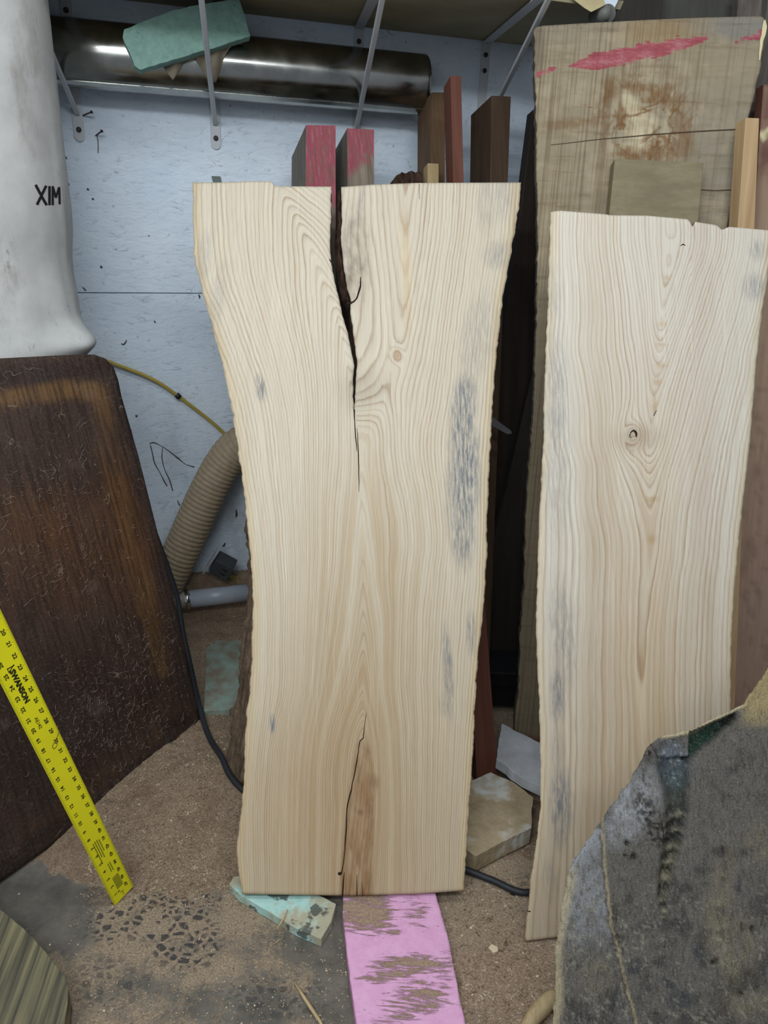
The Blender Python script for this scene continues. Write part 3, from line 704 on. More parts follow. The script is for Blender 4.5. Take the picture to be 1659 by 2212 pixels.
for i in range(0, 48*16):
    if i == 0: continue
    y = 48*IN-i*IN/16 if False else i*IN/16; L_ = .0075 if i % 16 == 0 else (.0060 if i % 8 == 0 else (.0048 if i % 4 == 0 else (.0034 if i % 2 == 0 else .0024)))
    if y > 33*IN: break
    w_ = .00035
    quad(bm, RWd-L_, y-w_/2, RWd-.0002, y+w_/2); quad(bm, -RWd+.0002, y-w_/2, -RWd+L_, y+w_/2)
link('printed_scale', from_bm('printed_scale', bm), simple('tick_ink', '5c5a14', .6), ruler)['label'] = 'fine inch tick marks'
tmp = []
def text_mesh(s, size, x, y, rot, bold=0.0, sx=1.0, shear=0.):
    cu = bpy.data.curves.new('txt', 'FONT'); cu.body = s; cu.size = size; cu.align_x = 'CENTER'; cu.align_y = 'CENTER'; cu.offset = bold; cu.shear = shear; cu.resolution_u = 2
    ob = bpy.data.objects.new('txt', cu); COL.objects.link(ob); bpy.context.view_layer.update(); dg = bpy.context.evaluated_depsgraph_get()
    me = bpy.data.meshes.new_from_object(ob.evaluated_get(dg)); bpy.data.objects.remove(ob); bpy.data.curves.remove(cu)
    me.transform(Matrix.Translation((x, y, ZT)) @ Matrix.Rotation(rot, 4, 'Z') @ Matrix.Diagonal((sx, 1, 1, 1))); return me
def join(name, mes, mat, parent):
    bm = bmesh.new()
    for m in mes: bm.from_mesh(m); bpy.data.meshes.remove(m)
    me = bpy.data.meshes.new(name); bm.to_mesh(me); bm.free(); return link(name, me, mat, parent)
mes = []
for k in range(17, 48):
    y = (48-k)*IN
    mes.append(text_mesh(str(k), .0090, RWd-.0122, y, -math.pi/2, .0003, 1.3))
for k in range(1, 32):
    mes.append(text_mesh(str(k), .0090, -RWd+.0122, k*IN, math.pi/2, .0003, 1.3))
join('printed_numbers', mes, M_rk, ruler)['label'] = 'black inch numbers along both edges'
o = join('maker_lettering', [text_mesh('SWANSON', .0125, -.0010, 23.75*IN, -math.pi/2, .0008, 1.18)], M_rk, ruler); o['label'] = 'bold black maker name'
mes = [text_mesh('AE142', .0085, -.0005, 20.3*IN, -math.pi/2, .0001, 1.2)]
o = join('code_lettering', mes, M_rk, ruler); o['label'] = 'small black product code'
bm = bmesh.new()
def tri(pts):
    bm.faces.new([bm.verts.new((x, y, ZT)) for x, y in pts])
yl = 25.45*IN; tri([(-.0068, yl), (.0062, yl-.002), (.0062, yl), (-.0068, yl+.002)]); tri([(.0062, yl), (-.0068, yl-.008), (-.0068, yl-.006), (.0062, yl+.002)]); tri([(-.0068, yl+.002), (-.0068, yl-.008), (-.0055, yl-.008), (-.0055, yl+.002)])
link('printed_emblem', from_bm('printed_emblem', bm), M_rk, ruler)['label'] = 'small black triangle emblem'
bm = bmesh.new()
for (xa, n_, ya, yb_) in [(-.0105, 1, 4.9, 7.3), (-.0060, 1, 5.5, 7.3), (-.0015, 1, 5.3, 7.3), (.0030, 1, 5.9, 7.3), (-.002, 1, 3.4, 4.4), (.0025, 1, 3.4, 4.4)]:
    y = ya*IN
    while y < yb_*IN: quad(bm, xa, y, xa+.0022, y+.0035); y += .0045
for i in range(14): quad(bm, -.006+i*.0011, 1.25*IN, -.006+i*.0011+.0006, 2.75*IN)
quad(bm, .0005, .15*IN, .0015, .7*IN); quad(bm, -.004, .65*IN, .004, .72*IN); quad(bm, -.008, .9*IN, -.003, 1.05*IN)
link('printed_fine_text', from_bm('printed_fine_text', bm), simple('faded_ink', '6d6a22', .6), ruler)['label'] = 'faded block of fine print near the end'
o = obj_tube('hanging_string', [tuple((RM @ Vector(p))[:]) for p in [(v[0], v[1], .004+.002*i) for i, v in enumerate(spline([(RWd+.004, 18.62*IN, 0), (RWd-.010, 18.62*IN, 0), (.004, 18.35*IN, 0), (-.006, 18.6*IN, 0), (-.011, 19.2*IN, 0), (-.0085, 19.75*IN, 0)], 5)) for v in [v]]], .0006, simple('string_mat', '5a4a28', .8), seg=6)
tag(o, 'thin curled dark wood fibre lying across the yellow ruler', 'fibre')

# ============================================================ CENTRE SLAB
def ring_wood(name, strength=1.0, warm=0.):
    t = NT(name, .62, spec=.25); base = t.attr('Col', 'Color'); ring = t.attr('ring'); st = t.attr('stain')
    wob = t.noise(t.map((55, 5, 1)), 1, 3, .6); wob2 = t.noise(t.map((260, 30, 1)), 1, 2, .6)
    r = t.math('ADD', ring, t.math('ADD', t.math('MULTIPLY', t.math('SUBTRACT', wob, .5), .55), t.math('MULTIPLY', t.math('SUBTRACT', wob2, .5), .10)))
    tt = t.math('FRACT', r); line = t.ramp(tt, [(0., .35), (.08, .04), (.45, .06), (.70, .38), (.86, 1.), (.95, .9), (1., .35)])
    wn = t.N.new('ShaderNodeTexWhiteNoise'); wn.noise_dimensions = '1D'; t.put(wn.inputs['W'], t.math('FLOOR', t.math('SUBTRACT', r, .35))); amp = t.math('MULTIPLY', t.ramp(t.noise(t.map((14, .9, 1)), 1, 3), [(.3, .55), (.7, 1.)]), t.ramp(wn.outputs['Value'], [(0., .3), (1., 1.)]))
    c = t.mix(t.math('MULTIPLY', t.math('MULTIPLY', line, amp), strength), base, t.mix(1.0, base, (.50, .375, .26), 'MULTIPLY'))
    n1 = t.N.new('ShaderNodeTexNoise'); n1.noise_dimensions = '1D'; t.put(n1.inputs['W'], t.math('MULTIPLY', ring, .42)); n1.inputs['Scale'].default_value = 1.; n1.inputs['Detail'].default_value = 3.
    bd = t.ramp(n1.outputs['Fac'], [(.42, 0.), (.60, 1.)]); hk = t.math('ADD', t.math('MULTIPLY', t.attr('heart'), .75), .10)
    c = t.mix(t.math('MULTIPLY', bd, hk), c, t.mix(1., base, (.79, .70, .585), 'MULTIPLY'))
    n2 = t.N.new('ShaderNodeTexNoise'); n2.noise_dimensions = '1D'; t.put(n2.inputs['W'], t.math('MULTIPLY', ring, 1.7)); n2.inputs['Scale'].default_value = 1.; n2.inputs['Detail'].default_value = 1.
    c = t.mix(t.math('MULTIPLY', t.ramp(n2.outputs['Fac'], [(.56, 0.), (.66, 1.)]), .35), c, t.mix(1., base, (1.16, 1.14, 1.08), 'MULTIPLY'))
    fine = t.noise(t.map((900, 22, 1)), 1, 2, .5); c = t.mix(t.math('MULTIPLY', t.ramp(fine, [(.38, 1.), (.55, 0.)]), .20), c, t.mix(1., base, (.62, .52, .42), 'MULTIPLY'))
    br = t.noise(t.map((60, 1.6, 1)), 1, 3, .6); c = t.mix(t.math('MULTIPLY', t.ramp(br, [(.5, 0.), (.75, 1.)]), .28), c, t.mix(1., base, (.80, .66, .53), 'MULTIPLY'))
    lt = t.noise(t.map((240, 3.5, 1)), 1, 2); c = t.mix(t.math('MULTIPLY', t.ramp(lt, [(.56, 0.), (.70, 1.)]), .30), c, t.mix(1., base, (1.25, 1.24, 1.22), 'MULTIPLY'))
    sn = t.noise(t.map((210, 24, 1)), 1, 5, .7); sn = t.ramp(sn, [(.36, 0.), (.60, 1.)])
    c = t.mix(t.math('MULTIPLY', t.math('MULTIPLY', sn, st), .92), c, '6e747b')
    pt = t.voro(t.map((60, 34, 1)), 1.); pm = t.math('MULTIPLY', t.ramp(pt, [(.03, 1.), (.05, 0.)]), t.ramp(t.noise(scale=9), [(.60, 0.), (.66, 1.)])); c = t.mix(t.math('MULTIPLY', pm, .6), c, '5a4a3a')
    kf = t.noise(t.map((2, 260, 1)), 1, 2); t.bump(t.math('ADD', t.math('MULTIPLY', kf, .4), t.math('MULTIPLY', line, -.5)), .12, .0006)
    return t.col(c)
M_ash = ring_wood('fresh_sawn_wood')
M_ashe = wood('live_edge_wood', '8d7558', '4a3826', 40, 12, .6)
SLP = Plane(at_z(760, 1937, .034), 4, top=at_Y(770, 396, 1.93))
CL = [(390, 417), (400, 417), (440, 416), (480, 417), (520, 417), (560, 419), (590, 428), (640, 440), (700, 457), (760, 473), (820, 488), (880, 500), (940, 510), (1000, 518), (1060, 527), (1120, 532), (1180, 539), (1240, 544), (1300, 546), (1360, 545), (1420, 543), (1480, 540), (1540, 533), (1600, 529), (1660, 527), (1720, 523), (1780, 516), (1830, 511), (1870, 513), (1910, 521), (1940, 525)]
CR = [(390, 1126), (440, 1122), (480, 1116), (520, 1110), (580, 1098), (640, 1086), (700, 1080), (760, 1074), (820, 1069), (880, 1064), (940, 1061), (1000, 1058), (1060, 1055), (1120, 1053), (1180, 1053), (1240, 1050), (1280, 1047), (1330, 1043), (1390, 1036), (1450, 1031), (1540, 1025), (1620, 1022), (1700, 1017), (1780, 1011), (1860, 1006), (1940, 1003)]
def ctop(x): return float(np.interp(x, [410, 470, 550, 588, 590, 596, 720, 735, 800, 900, 1126], [393, 393, 390, 391, 397, 401, 402, 403, 398, 394, 393]))
def cbot(x): return float(np.interp(x, [520, 760, 900, 1003], [1932, 1936, 1932, 1925]))
CC = [(390, 727), (435, 726), (480, 727), (520, 724), (570, 729), (620, 738), (650, 746), (680, 748), (715, 757), (735, 760), (770, 766), (790, 768), (820, 766), (860, 765), (886, 765), (950, 769), (1010, 774), (1060, 776), (1200, 783), (1400, 785), (1580, 785), (1640, 772), (1700, 765), (1780, 750), (1880, 741), (1940, 738)]
CW = [(390, 10), (430, 11), (480, 12), (520, 12), (570, 13), (620, 12), (650, 12), (680, 9), (720, 6), (760, 4.5), (800, 3.2), (850, 2.4), (880, 1.2), (886, .4)]
TL = [(395, [(418, 30), (500, 23.5), (570, 18), (605, 15.5), (716, 21)]), (500, [(418, 30), (500, 24), (580, 17), (655, 11), (712, 15)]), (600, [(430, 30), (515, 24), (610, 15), (698, 8.6), (722, 11)]),
      (700, [(460, 31), (545, 24), (640, 14), (733, 5.7), (748, 6.5)]), (800, [(485, 32), (575, 24), (670, 13), (752, 2.8), (767, 3.5)]), (900, [(503, 33), (600, 24), (690, 11), (766, 1), (767, 1)]),
      (1010, [(515, 34), (610, 24), (700, 9), (778, 0), (779, 0)]), (1150, [(530, 35), (620, 24), (710, 7), (782, -2.2), (783, -2.2)]), (1350, [(545, 36), (625, 24), (705, 5), (785, -5.2), (786, -5.2)]),
      (1500, [(540, 36), (620, 24), (700, 2), (784, -9.2), (785, -9.2)]), (1600, [(530, 36), (600, 24), (690, 0), (783, -14), (784, -14)]), (1800, [(515, 36), (590, 24), (680, 0), (746, -10), (747, -10)]), (1935, [(520, 36), (590, 24), (680, 0), (738, -10), (739, -10)])]
TR = [(395, [(736, 12), (800, 7), (880, 1.6), (960, 9), (1125, 28)]), (500, [(738, 11), (800, 7.5), (878, 2.6), (955, 9), (1105, 27)]), (655, [(760, 9.5), (810, 8), (871, 4), (940, 10), (1082, 27)]),
      (770, [(770, 8.5), (815, 7.5), (858, 5), (930, 10.5), (1070, 27)]), (860, [(768, 6), (800, 5.5), (836, 5), (920, 11), (1064, 27)]), (930, [(768, 1), (795, 1), (815, 2), (900, 10.5), (1060, 27)]),
      (1010, [(776, 0), (800, .6), (822, 2), (900, 10), (1055, 27)]), (1100, [(780, -1.5), (805, .5), (850, 3), (915, 10), (1053, 27)]), (1170, [(782, -2.6), (808, 0), (868, 4), (930, 11), (1052, 27)]),
      (1250, [(784, -3.8), (815, 0), (860, 4), (920, 11), (1050, 27)]), (1350, [(785, -5.2), (820, -1), (850, 3), (910, 11), (1045, 27)]), (1500, [(785, -9.2), (815, -3), (850, 3), (900, 10), (1030, 27)]),
      (1600, [(785, -14), (805, -9), (845, 0), (890, 8), (1022, 27)]), (1700, [(768, -14), (815, -8), (850, 0), (890, 8), (1015, 27)]), (1935, [(738, -14), (800, -8), (850, 0), (890, 8), (1003, 27)])]
def cfield(X, Y):
    ccx = interp(CC, Y); wob = 5*fbm(X/90, Y/70, 2, 3)
    Fl = ctrl(TL, X+wob, Y); Fr = ctrl(TR, X+wob, Y); Rg = np.where(X < ccx, Fl, Fr)
    for _ in range(7):
        S_ = Rg.copy(); S_[:, 1:-1] = (Rg[:, :-2]+2*Rg[:, 1:-1]+Rg[:, 2:])/4; op = (Y < 1000) & (np.abs(X-ccx) < 22); Rg = np.where(op, Rg, S_)
    Rg = Rg+2.2*np.exp(-np.hypot((X-858)/13, (Y-768)/20)**2)+.9*np.exp(-np.hypot((X-805)/10, (Y-1700)/16)**2)
    Rg = Rg*1.22+.6*fbm(X/30, Y/110, 6, 3)
    c = srgb_mix(X.shape, 'd6ccb8'); n = fbm(X/50, Y/260, 9, 4)
    heart = sstep(700, 1750, Y)*np.exp(-((X-interp([(390, 700), (1000, 790), (1940, 770)], Y))/150)**2)
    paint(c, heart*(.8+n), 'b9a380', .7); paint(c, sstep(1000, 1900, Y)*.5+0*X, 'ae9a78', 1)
    strip = sstep(10, 0, np.abs(X-interp([(1600, 785), (1700, 783), (1800, 775), (1940, 768)], Y))-interp([(1560, 0), (1620, 12), (1700, 24), (1850, 28), (1940, 30)], Y))*sstep(1570, 1640, Y)
    paint(c, strip*(.75+1.2*fbm(X/18, Y/50, 12, 4)), '987957', .95); paint(c, strip*sstep(0, .25, fbm(X/5, Y/60, 14, 3)), '6f5238', .5); paint(c, blob(X, Y, 807, 1690, 10, 14, 0, .8), '8a6e52', .7); paint(c, blob(X, Y, 779, 1755, 6, 6, 0, .8), '6a5038', .7)
    ed = np.minimum(X-interp(CL, Y), interp(CR, Y)-X); paint(c, sstep(26, 4, ed)*.5, 'c9b58c', 1)
    mu = blob(X, Y, 765, 560, 34, 95, 0, .6)*(X > ccx); paint(c, mu*(.7+2*fbm(X/9, Y/20, 3, 4)), '8d8074', .6)
    paint(c, blob(X, Y, 780, 840, 40, 45, 20, .8), '9a8c78', .35)
    paint(c, blob(X, Y, 878, 600, 10, 120, -2, .7), 'd6b98a', .4); paint(c, blob(X, Y, 858, 768, 9, 13, 0, .5), 'a9845a', .6)
    paint(c, blob(X, Y, 640, 1750, 120, 160, 10, .9)*(.6+n), 'b39670', .6)
    st = np.zeros_like(X)
    for (cx, cy, rx, ry, rot, k) in [(1000, 900, 26, 95, 5, 1.0), (1005, 1030, 30, 120, 2, 1.05), (1000, 1150, 26, 70, 0, .85), (985, 1000, 20, 150, 3, .6), (1030, 730, 34, 90, 10, .35), (1075, 550, 26, 30, 40, .5), (1085, 420, 22, 50, 0, .35), (1050, 440, 20, 60, 0, .3), (968, 1450, 10, 90, -4, .8), (1018, 1370, 10, 45, 0, .7), (965, 1520, 16, 26, 0, .5),
                              (563, 838, 11, 26, -8, .95), (588, 1563, 6, 20, 0, 1.1), (440, 560, 14, 60, 8, .35), (470, 640, 18, 70, 12, .3), (780, 440, 8, 45, 10, .45), (1010, 820, 12, 30, 0, .3), (1000, 1190, 24, 24, 0, .7)]:
        st = np.maximum(st, k*blob(X, Y, cx, cy, rx, ry, rot, .5))
    return {'ring': Rg, 'Col': c, 'stain': st, 'heart': np.clip(sstep(850, 1250, Y)*np.exp(-((X-interp([(390, 700), (1000, 790), (1500, 790), (1940, 760)], Y))/145)**2)*1.25, 0, 1)}
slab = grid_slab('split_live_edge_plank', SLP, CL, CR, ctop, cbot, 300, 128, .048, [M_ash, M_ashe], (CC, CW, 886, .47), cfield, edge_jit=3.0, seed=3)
tag(slab, 'pale freshly sawn live-edge wood slab split by a dark crack at its top', 'wood slab')
# bark caught in the split
def px_strip(name, pl, pts, mat, parent, z=.0004, jit=0., seed=0, sub=4):
    """ribbon following (x,y,halfwidth) points on a board face"""
    V = []; Fc = []; P_ = spline([np.array([p[0], p[1], p[2]]) for p in pts], sub)
    for i, p in enumerate(P_):
        q = P_[min(i+1, len(P_)-1)]-P_[max(i-1, 0)]; n_ = np.array([-q[1], q[0]])/max(np.hypot(q[0], q[1]), 1e-6)
        j = jit*2*float(fbm(np.array(i*.45), np.array(seed*3.1), seed, 3)); c_ = np.array(p[:2])+n_*j
        for s_ in (-1, 1):
            w_ = p[2]*(1+.5*float(fbm(np.array(i*.7), np.array(s_*4.4), seed, 3))); u, v = pl.uv(*(c_+n_*w_*s_)); V.append((u, v, z))
    for i in range(len(P_)-1): Fc.append((2*i, 2*i+1, 2*i+3, 2*i+2))
    return link(name, mesh(name, V, Fc), mat, parent)
t = NT('bark_dark', .9, spec=.1); n = t.noise(t.map((90, 30, 90)), 1, 5, .7); t.bump(n, 1.0, .006); M_bark = t.col(t.ramp(n, [(.35, '1d1512'), (.65, '4d3a2f')]))
V = []; Fc = []; nb, mb = 60, 8
for j in range(nb+1):
    y = lerp(406, 662, j/nb); cx = interp(CC, y)+7; hw = float(np.interp(y, [400, 420, 560, 640, 662], [4, 8, 9, 12, 3]))
    for i in range(mb+1):
        s_ = i/mb*2-1; x = cx+s_*hw; u, v = SLP.uv(float(x), float(y)); V.append((u, v, -.010-.018*s_*s_+.007*float(fbm(np.array(x/5.), np.array(y/9.), 7, 4))*2))
for j in range(nb):
    for i in range(mb): a_ = j*(mb+1)+i; Fc.append((a_, a_+1, a_+mb+2, a_+mb+1))
o = link('bark_inclusion', mesh('bark_inclusion', V, Fc), M_bark, slab, smooth=True); o['label'] = 'rough dark bark inside the split'
M_crk = simple('crack_dark', '241812', .9, 0, .1)
for nm, pts in [('crack', [(765, 884, 1.8), (766, 910, 1.0), (768, 945, 1.2), (771, 975, .5)]), ('crack', [(772, 925, .4), (774, 985, 1.1), (775, 1030, .9), (776, 1062, .4)]), ('crack', [(748, 655, 2), (758, 655, 1.8), (770, 645, 1.6), (778, 622, 1.8), (779, 598, .8)]),
                ('crack', [(791, 1540, .4), (786, 1575, .7), (785, 1592, 1.0), (777, 1604, 1.2), (773, 1625, .8), (770, 1650, 1.3), (762, 1690, 1.0), (757, 1712, 1.5), (750, 1750, 1.2), (747, 1800, 1.4), (743, 1850, .9), (738, 1888, 1.2)]),
                ('crack', [(744, 1884, .5), (742, 1905, 1.4), (740, 1937, 1.8)]), ('crack', [(771, 1890, .5), (771, 1935, 1.0)]), ('crack', [(782, 1905, .4), (784, 1935, .9)]), ('crack', [(712, 560, 1.0), (719, 570, 1.8)]), ('crack', [(906, 398, .5), (906, 430, .4)])]:
    px_strip(nm, SLP, pts, M_crk, slab, jit=1.4, seed=int(pts[0][1]))
V, Fc = [], []
u, v = SLP.uv(734, 1887); V = [(u+.0042*math.cos(a), v+.0034*math.sin(a), .0006) for a in np.linspace(0, 2*math.pi, 14)[:-1]]; link('bore_hole', mesh('bore_hole', V, [tuple(range(13))]), M_crk, slab)['label'] = 'small dark hole near the bottom end'
# reddish chip on top edge notch handled by outline

# ============================================================ RIGHT SLAB
RSP = Plane(at_z(1135, 2035, .006), 8, top=at_Y(1190, 458, 1.70))
RL = [(450, 1190), (480, 1190), (560, 1187), (650, 1184), (750, 1180), (850, 1176), (950, 1174), (1050, 1169), (1150, 1164), (1250, 1161), (1350, 1158), (1420, 1160), (1500, 1165), (1600, 1167), (1680, 1169), (1740, 1168), (1800, 1162), (1860, 1153), (1900, 1147), (1950, 1143), (2000, 1136), (2040, 1134)]
RR = [(490, 1668), (560, 1664), (600, 1660), (640, 1654), (700, 1644), (760, 1638), (850, 1630), (950, 1622), (1050, 1611), (1150, 1600), (1250, 1590), (1350, 1583), (1420, 1581), (1500, 1580), (1600, 1582), (1800, 1588), (2040, 1600)]
def rtop(x): return float(np.interp(x, [1186, 1194, 1210, 1310, 1318, 1400, 1490, 1496, 1503, 1552, 1558, 1566, 1574, 1600, 1668], [460, 456, 454, 462, 464, 465, 473, 490, 478, 486, 495, 494, 489, 491, 497]))
def rbot(x): return float(np.interp(x, [1130, 1135, 1200, 1600], [2035, 2035, 2027, 1985]))
TQ = [(460, [(1190, 30), (1290, 18), (1395, 6), (1447, .3), (1500, 6), (1665, 28)]), (530, [(1187, 30), (1290, 18), (1398, 6), (1449, -.2), (1497, 6), (1660, 28)]), (600, [(1186, 30), (1290, 19), (1400, 7), (1440, 1), (1490, 8), (1656, 29)]),
      (690, [(1183, 30), (1288, 20), (1390, 9.5), (1429, 3), (1485, 11), (1648, 30)]), (750, [(1180, 30), (1285, 20), (1380, 11.5), (1426, 5.5), (1480, 13), (1640, 31)]), (820, [(1178, 31), (1285, 21), (1372, 13), (1418, 8), (1475, 15), (1632, 31)]), (880, [(1176, 31), (1285, 22), (1358, 14.5), (1408, 9.3), (1470, 16), (1627, 32)]),
      (960, [(1174, 31), (1280, 23), (1342, 16.5), (1398, 10), (1462, 17.5), (1620, 33)]), (1010, [(1172, 32), (1280, 24), (1342, 17.5), (1404, 13), (1460, 19), (1615, 33)]), (1080, [(1168, 32), (1280, 24), (1345, 19), (1408, 15), (1460, 20.5), (1607, 33)]),
      (1165, [(1164, 32), (1280, 25), (1350, 20), (1408, 16), (1455, 21), (1597, 33)]), (1290, [(1160, 32), (1278, 25), (1345, 20.3), (1395, 16.6), (1440, 21), (1587, 33)]), (1420, [(1158, 32), (1270, 25), (1340, 20.6), (1385, 17), (1430, 21), (1582, 33)]),
      (1600, [(1165, 32), (1270, 25), (1340, 20.6), (1388, 17.6), (1432, 21), (1582, 33)]), (2035, [(1135, 32), (1262, 25), (1330, 20.6), (1385, 18.2), (1432, 21), (1600, 33)])]
def rfield(X, Y):
    wob = 5*fbm(X/90, Y/80, 21, 3); pull = -14*np.exp(-((Y-938)/60)**2)*np.exp(-((X-1370)/55)**2)*np.sign(X-1370)*np.exp(-((X-1370)/30)**2)
    Rg = ctrl(TQ, X+wob+pull, Y)
    for _ in range(7): S_ = Rg.copy(); S_[:, 1:-1] = (Rg[:, :-2]+2*Rg[:, 1:-1]+Rg[:, 2:])/4; Rg = S_
    k = np.exp(-(np.hypot((X-1368)/30, (Y-938)/34))**2); kr = np.hypot(X-1368, (Y-938)*.85)
    Rg = Rg*(1-k)+(16.5-kr/9.)*k
    Rg = Rg+1.2*np.exp(-np.hypot((X-1449)/15, (Y-530)/26)**2)
    Rg = Rg*1.12+.5*fbm(X/30, Y/120, 16, 3)
    c = srgb_mix(X.shape, 'd8d1c3'); n = fbm(X/45, Y/260, 29, 4)
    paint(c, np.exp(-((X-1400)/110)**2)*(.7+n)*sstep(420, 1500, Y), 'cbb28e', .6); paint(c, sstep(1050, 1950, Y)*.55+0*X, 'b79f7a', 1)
    paint(c, np.exp(-((X-1290)/30)**2)*(.5+n), 'b8a488', .5); paint(c, np.exp(-((X-1520)/26)**2)*(.5+n), 'b8a08c', .45)
    ed = np.minimum(X-interp(RL, Y), interp(RR, Y)-X); paint(c, sstep(22, 3, ed)*.5, 'd0c09c', 1)
    paint(c, blob(X, Y, 1380, 945, 40, 26, -10, .8), 'a58f76', .5)
    for (cx, cy, w, h) in [(1414, 875, 10, 22), (1430, 700, 12, 8), (1428, 790, 20, 6), (1428, 745, 18, 5), (1420, 825, 14, 8), (1410, 1078, 20, 6), (1408, 1165, 14, 12), (1384, 1430, 5, 40), (1440, 600, 10, 6)]: paint(c, blob(X, Y, cx, cy, w*.6, h*.8, 0, .8), 'b8925f', .45)
    st = np.zeros_like(X)
    for (cx, cy, rx, ry, rot, kk) in [(1200, 870, 26, 140, 0, .5), (1195, 640, 20, 60, 0, .3), (1215, 1370, 26, 110, -4, .55), (1205, 1500, 16, 60, 0, .9), (1212, 1740, 22, 80, 0, 1.0), (1205, 1640, 14, 70, 0, .45), (1630, 620, 24, 26, 0, .6), (1635, 540, 16, 20, 0, .5), (1205, 1000, 30, 160, 0, .35), (1190, 1900, 14, 40, 0, .4)]:
        st = np.maximum(st, kk*blob(X, Y, cx, cy, rx, ry, rot, .6))
    return {'ring': Rg, 'Col': c, 'stain': st, 'heart': .10+.6*np.exp(-((X-1400)/120)**2)*sstep(700, 1300, Y)+.3*np.exp(-((X-1290)/50)**2)}
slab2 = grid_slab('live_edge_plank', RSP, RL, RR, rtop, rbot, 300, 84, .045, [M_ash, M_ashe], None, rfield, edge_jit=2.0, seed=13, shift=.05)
tag(slab2, 'pale sawn live-edge wood slab with nested V grain and a knot, behind the grey slab', 'wood slab')
for pts in [[(1362, 934, 1.2), (1369, 930, 1.8), (1374, 936, 2.4), (1374, 944, 1.4)], [(1362, 934, .8), (1360, 942, 1.0), (1364, 946, .6)], [(1470, 531, .6), (1475, 528, 1.1), (1481, 530, .6)], [(1418, 886, .6), (1412, 898, .9)], [(1136, 1967, .5), (1146, 1969, 1.2)]]:
    px_strip('crack', RSP, pts, M_crk, slab2, jit=.6, seed=int(pts[0][1]))

# ============================================================ TIMBERS BEHIND THE SPLIT SLAB
def red_end(name, seed):
    t = NT(name, .8, spec=.15); g = t.noise(t.map((60, 6, 60), loc=(seed, 0, 0)), 1, 5, .7, .6); base = t.ramp(g, [(.3, '5c5247'), (.7, '938676')])
    dg = t.noise(t.map((130, 14, 130), rot=(0, 0, -.8)), 1, 5, .75); m = t.attr('paint')
    c = t.mix(t.math('MULTIPLY', m, t.ramp(dg, [(.38, .25), (.5, .95)])), base, t.ramp(dg, [(.3, '7a3640'), (.55, '9c4f5c'), (.75, 'a58a86')])); t.bump(g, .5, .003); return t.col(c)
TP = Plane(at_Y(690, 271, 2.13), 21, 23)
TP2 = Plane(TP.P+TP.n*.055, 21, 23)
TP3 = Plane(TP.P-TP.n*.06, 21, 23)
M_re = red_end('red_ended_timber', 0.)
M_grey = wood('grey_weathered', '7d766a', '4a443c', 50, 4, .6, '5e584c')
def deep_board(name, px, anchor, yaw, lean, depth, mats, foot, label, cat='timber', group=None, jit=.0, paintf=None, lenz=None, step=.012, footz=.0):
    pl = anchor if isinstance(anchor, Plane) else Plane(at_Y(*anchor), yaw, lean); o = board(name, pl, px, depth, mats, foot=foot, jit=jit, step=step, bev=.0015, footz=footz, seed=int(px[0][0]))
    if paintf:
        me = o.data; bm = bmesh.new(); bm.from_mesh(me)
        for k in range(1, 24):
            g = bm.verts[:]+bm.edges[:]+bm.faces[:]; vt = max(v.co.y for v in bm.verts); bmesh.ops.bisect_plane(bm, geom=g, plane_co=(0, vt-.02*k, 0), plane_no=(0, 1, 0))
        for k in range(-6, 7):
            g = bm.verts[:]+bm.edges[:]+bm.faces[:]; bmesh.ops.bisect_plane(bm, geom=g, plane_co=(k*.015, 0, 0), plane_no=(1, 0, 0))
        bm.to_mesh(me); bm.free(); vals = []
        for v in me.vertices:
            x, y = project(pl.w(v.co.x, v.co.y, v.co.z)); vals.append(paintf(x, y) if v.co.z > -.002 else 0.)
        fattr(me, 'paint', vals); o.modifiers.clear(); me.materials.append(M_grey); me.polygons.foreach_set('material_index', [0 if p.normal.z > .5 else 1 for p in me.polygons])
    tag(o, label, cat, group); return o
deep_board('timber', [(661, 270), (725, 271), (725, 402), (660, 402)], TP, 0, 0, .17, M_re, (1, 2, 0, 3), 'grey timber with red painted end, left one of two above the split slab', paintf=lambda x, y: 1.0 if y < 440 else 0.)
deep_board('timber', [(750, 277), (808, 280), (808, 400), (751, 400)], TP, 0, 0, .15, M_re, (1, 2, 0, 3), 'grey timber with red painted end, right one of two above the split slab',
           paintf=lambda x, y: float(np.clip((345+(808-x)*.75-y)/14, 0, 1)))
# outer grey waney strip beside the left timber
M_brown = wood('brown_plank', '6d543c', '3d2d20', 45, 3, .6, '4c3a2a'); M_dbrown = wood('dark_plank', '54402e', '2e2218', 45, 3, .6, '3a2c20'); M_redb = wood('red_plank', '7c4a38', '4f2a20', 60, 3, .6, '8a6a5c'); M_tan = wood('tan_plank', 'b09a72', '7d6848', 50, 4, .5)
deep_board('plank', [(932, 199), (962, 199), (961, 392), (931, 392)], TP, 0, 0, .10, M_brown, (1, 2, 0, 3), 'brown plank standing on edge behind the reddish one above the split slab', 'plank')
deep_board('plank', [(973, 163), (996, 163), (1001, 392), (977, 392)], (985, 163, 2.12), 22, 20, .06, M_redb, None, 'tallest reddish plank standing on edge above the split slab', 'plank') if False else None
PLr = Plane(at_z(1055, 1690, .01), 14, top=at_Y(985, 163, 2.12))
t = NT('red_brown_plank', .7); g = t.noise(t.map((60, 3, 60)), 1, 4, .6); M_rb = t.col(t.mix(t.math('MULTIPLY', t.ramp(g, [(.35, 1.), (.65, 0.)]), .5), '6b4032', '432519'))
o = board('plank', PLr, [(973, 163), (996, 163), (1002, 400), (1024, 800), (1047, 1290), (1076, 1688), (1030, 1692), (1012, 1290), (998, 800), (979, 400)], .055, M_rb, bev=.001); tag(o, 'tallest reddish-brown narrow plank, its foot showing right of the split slab', 'plank')
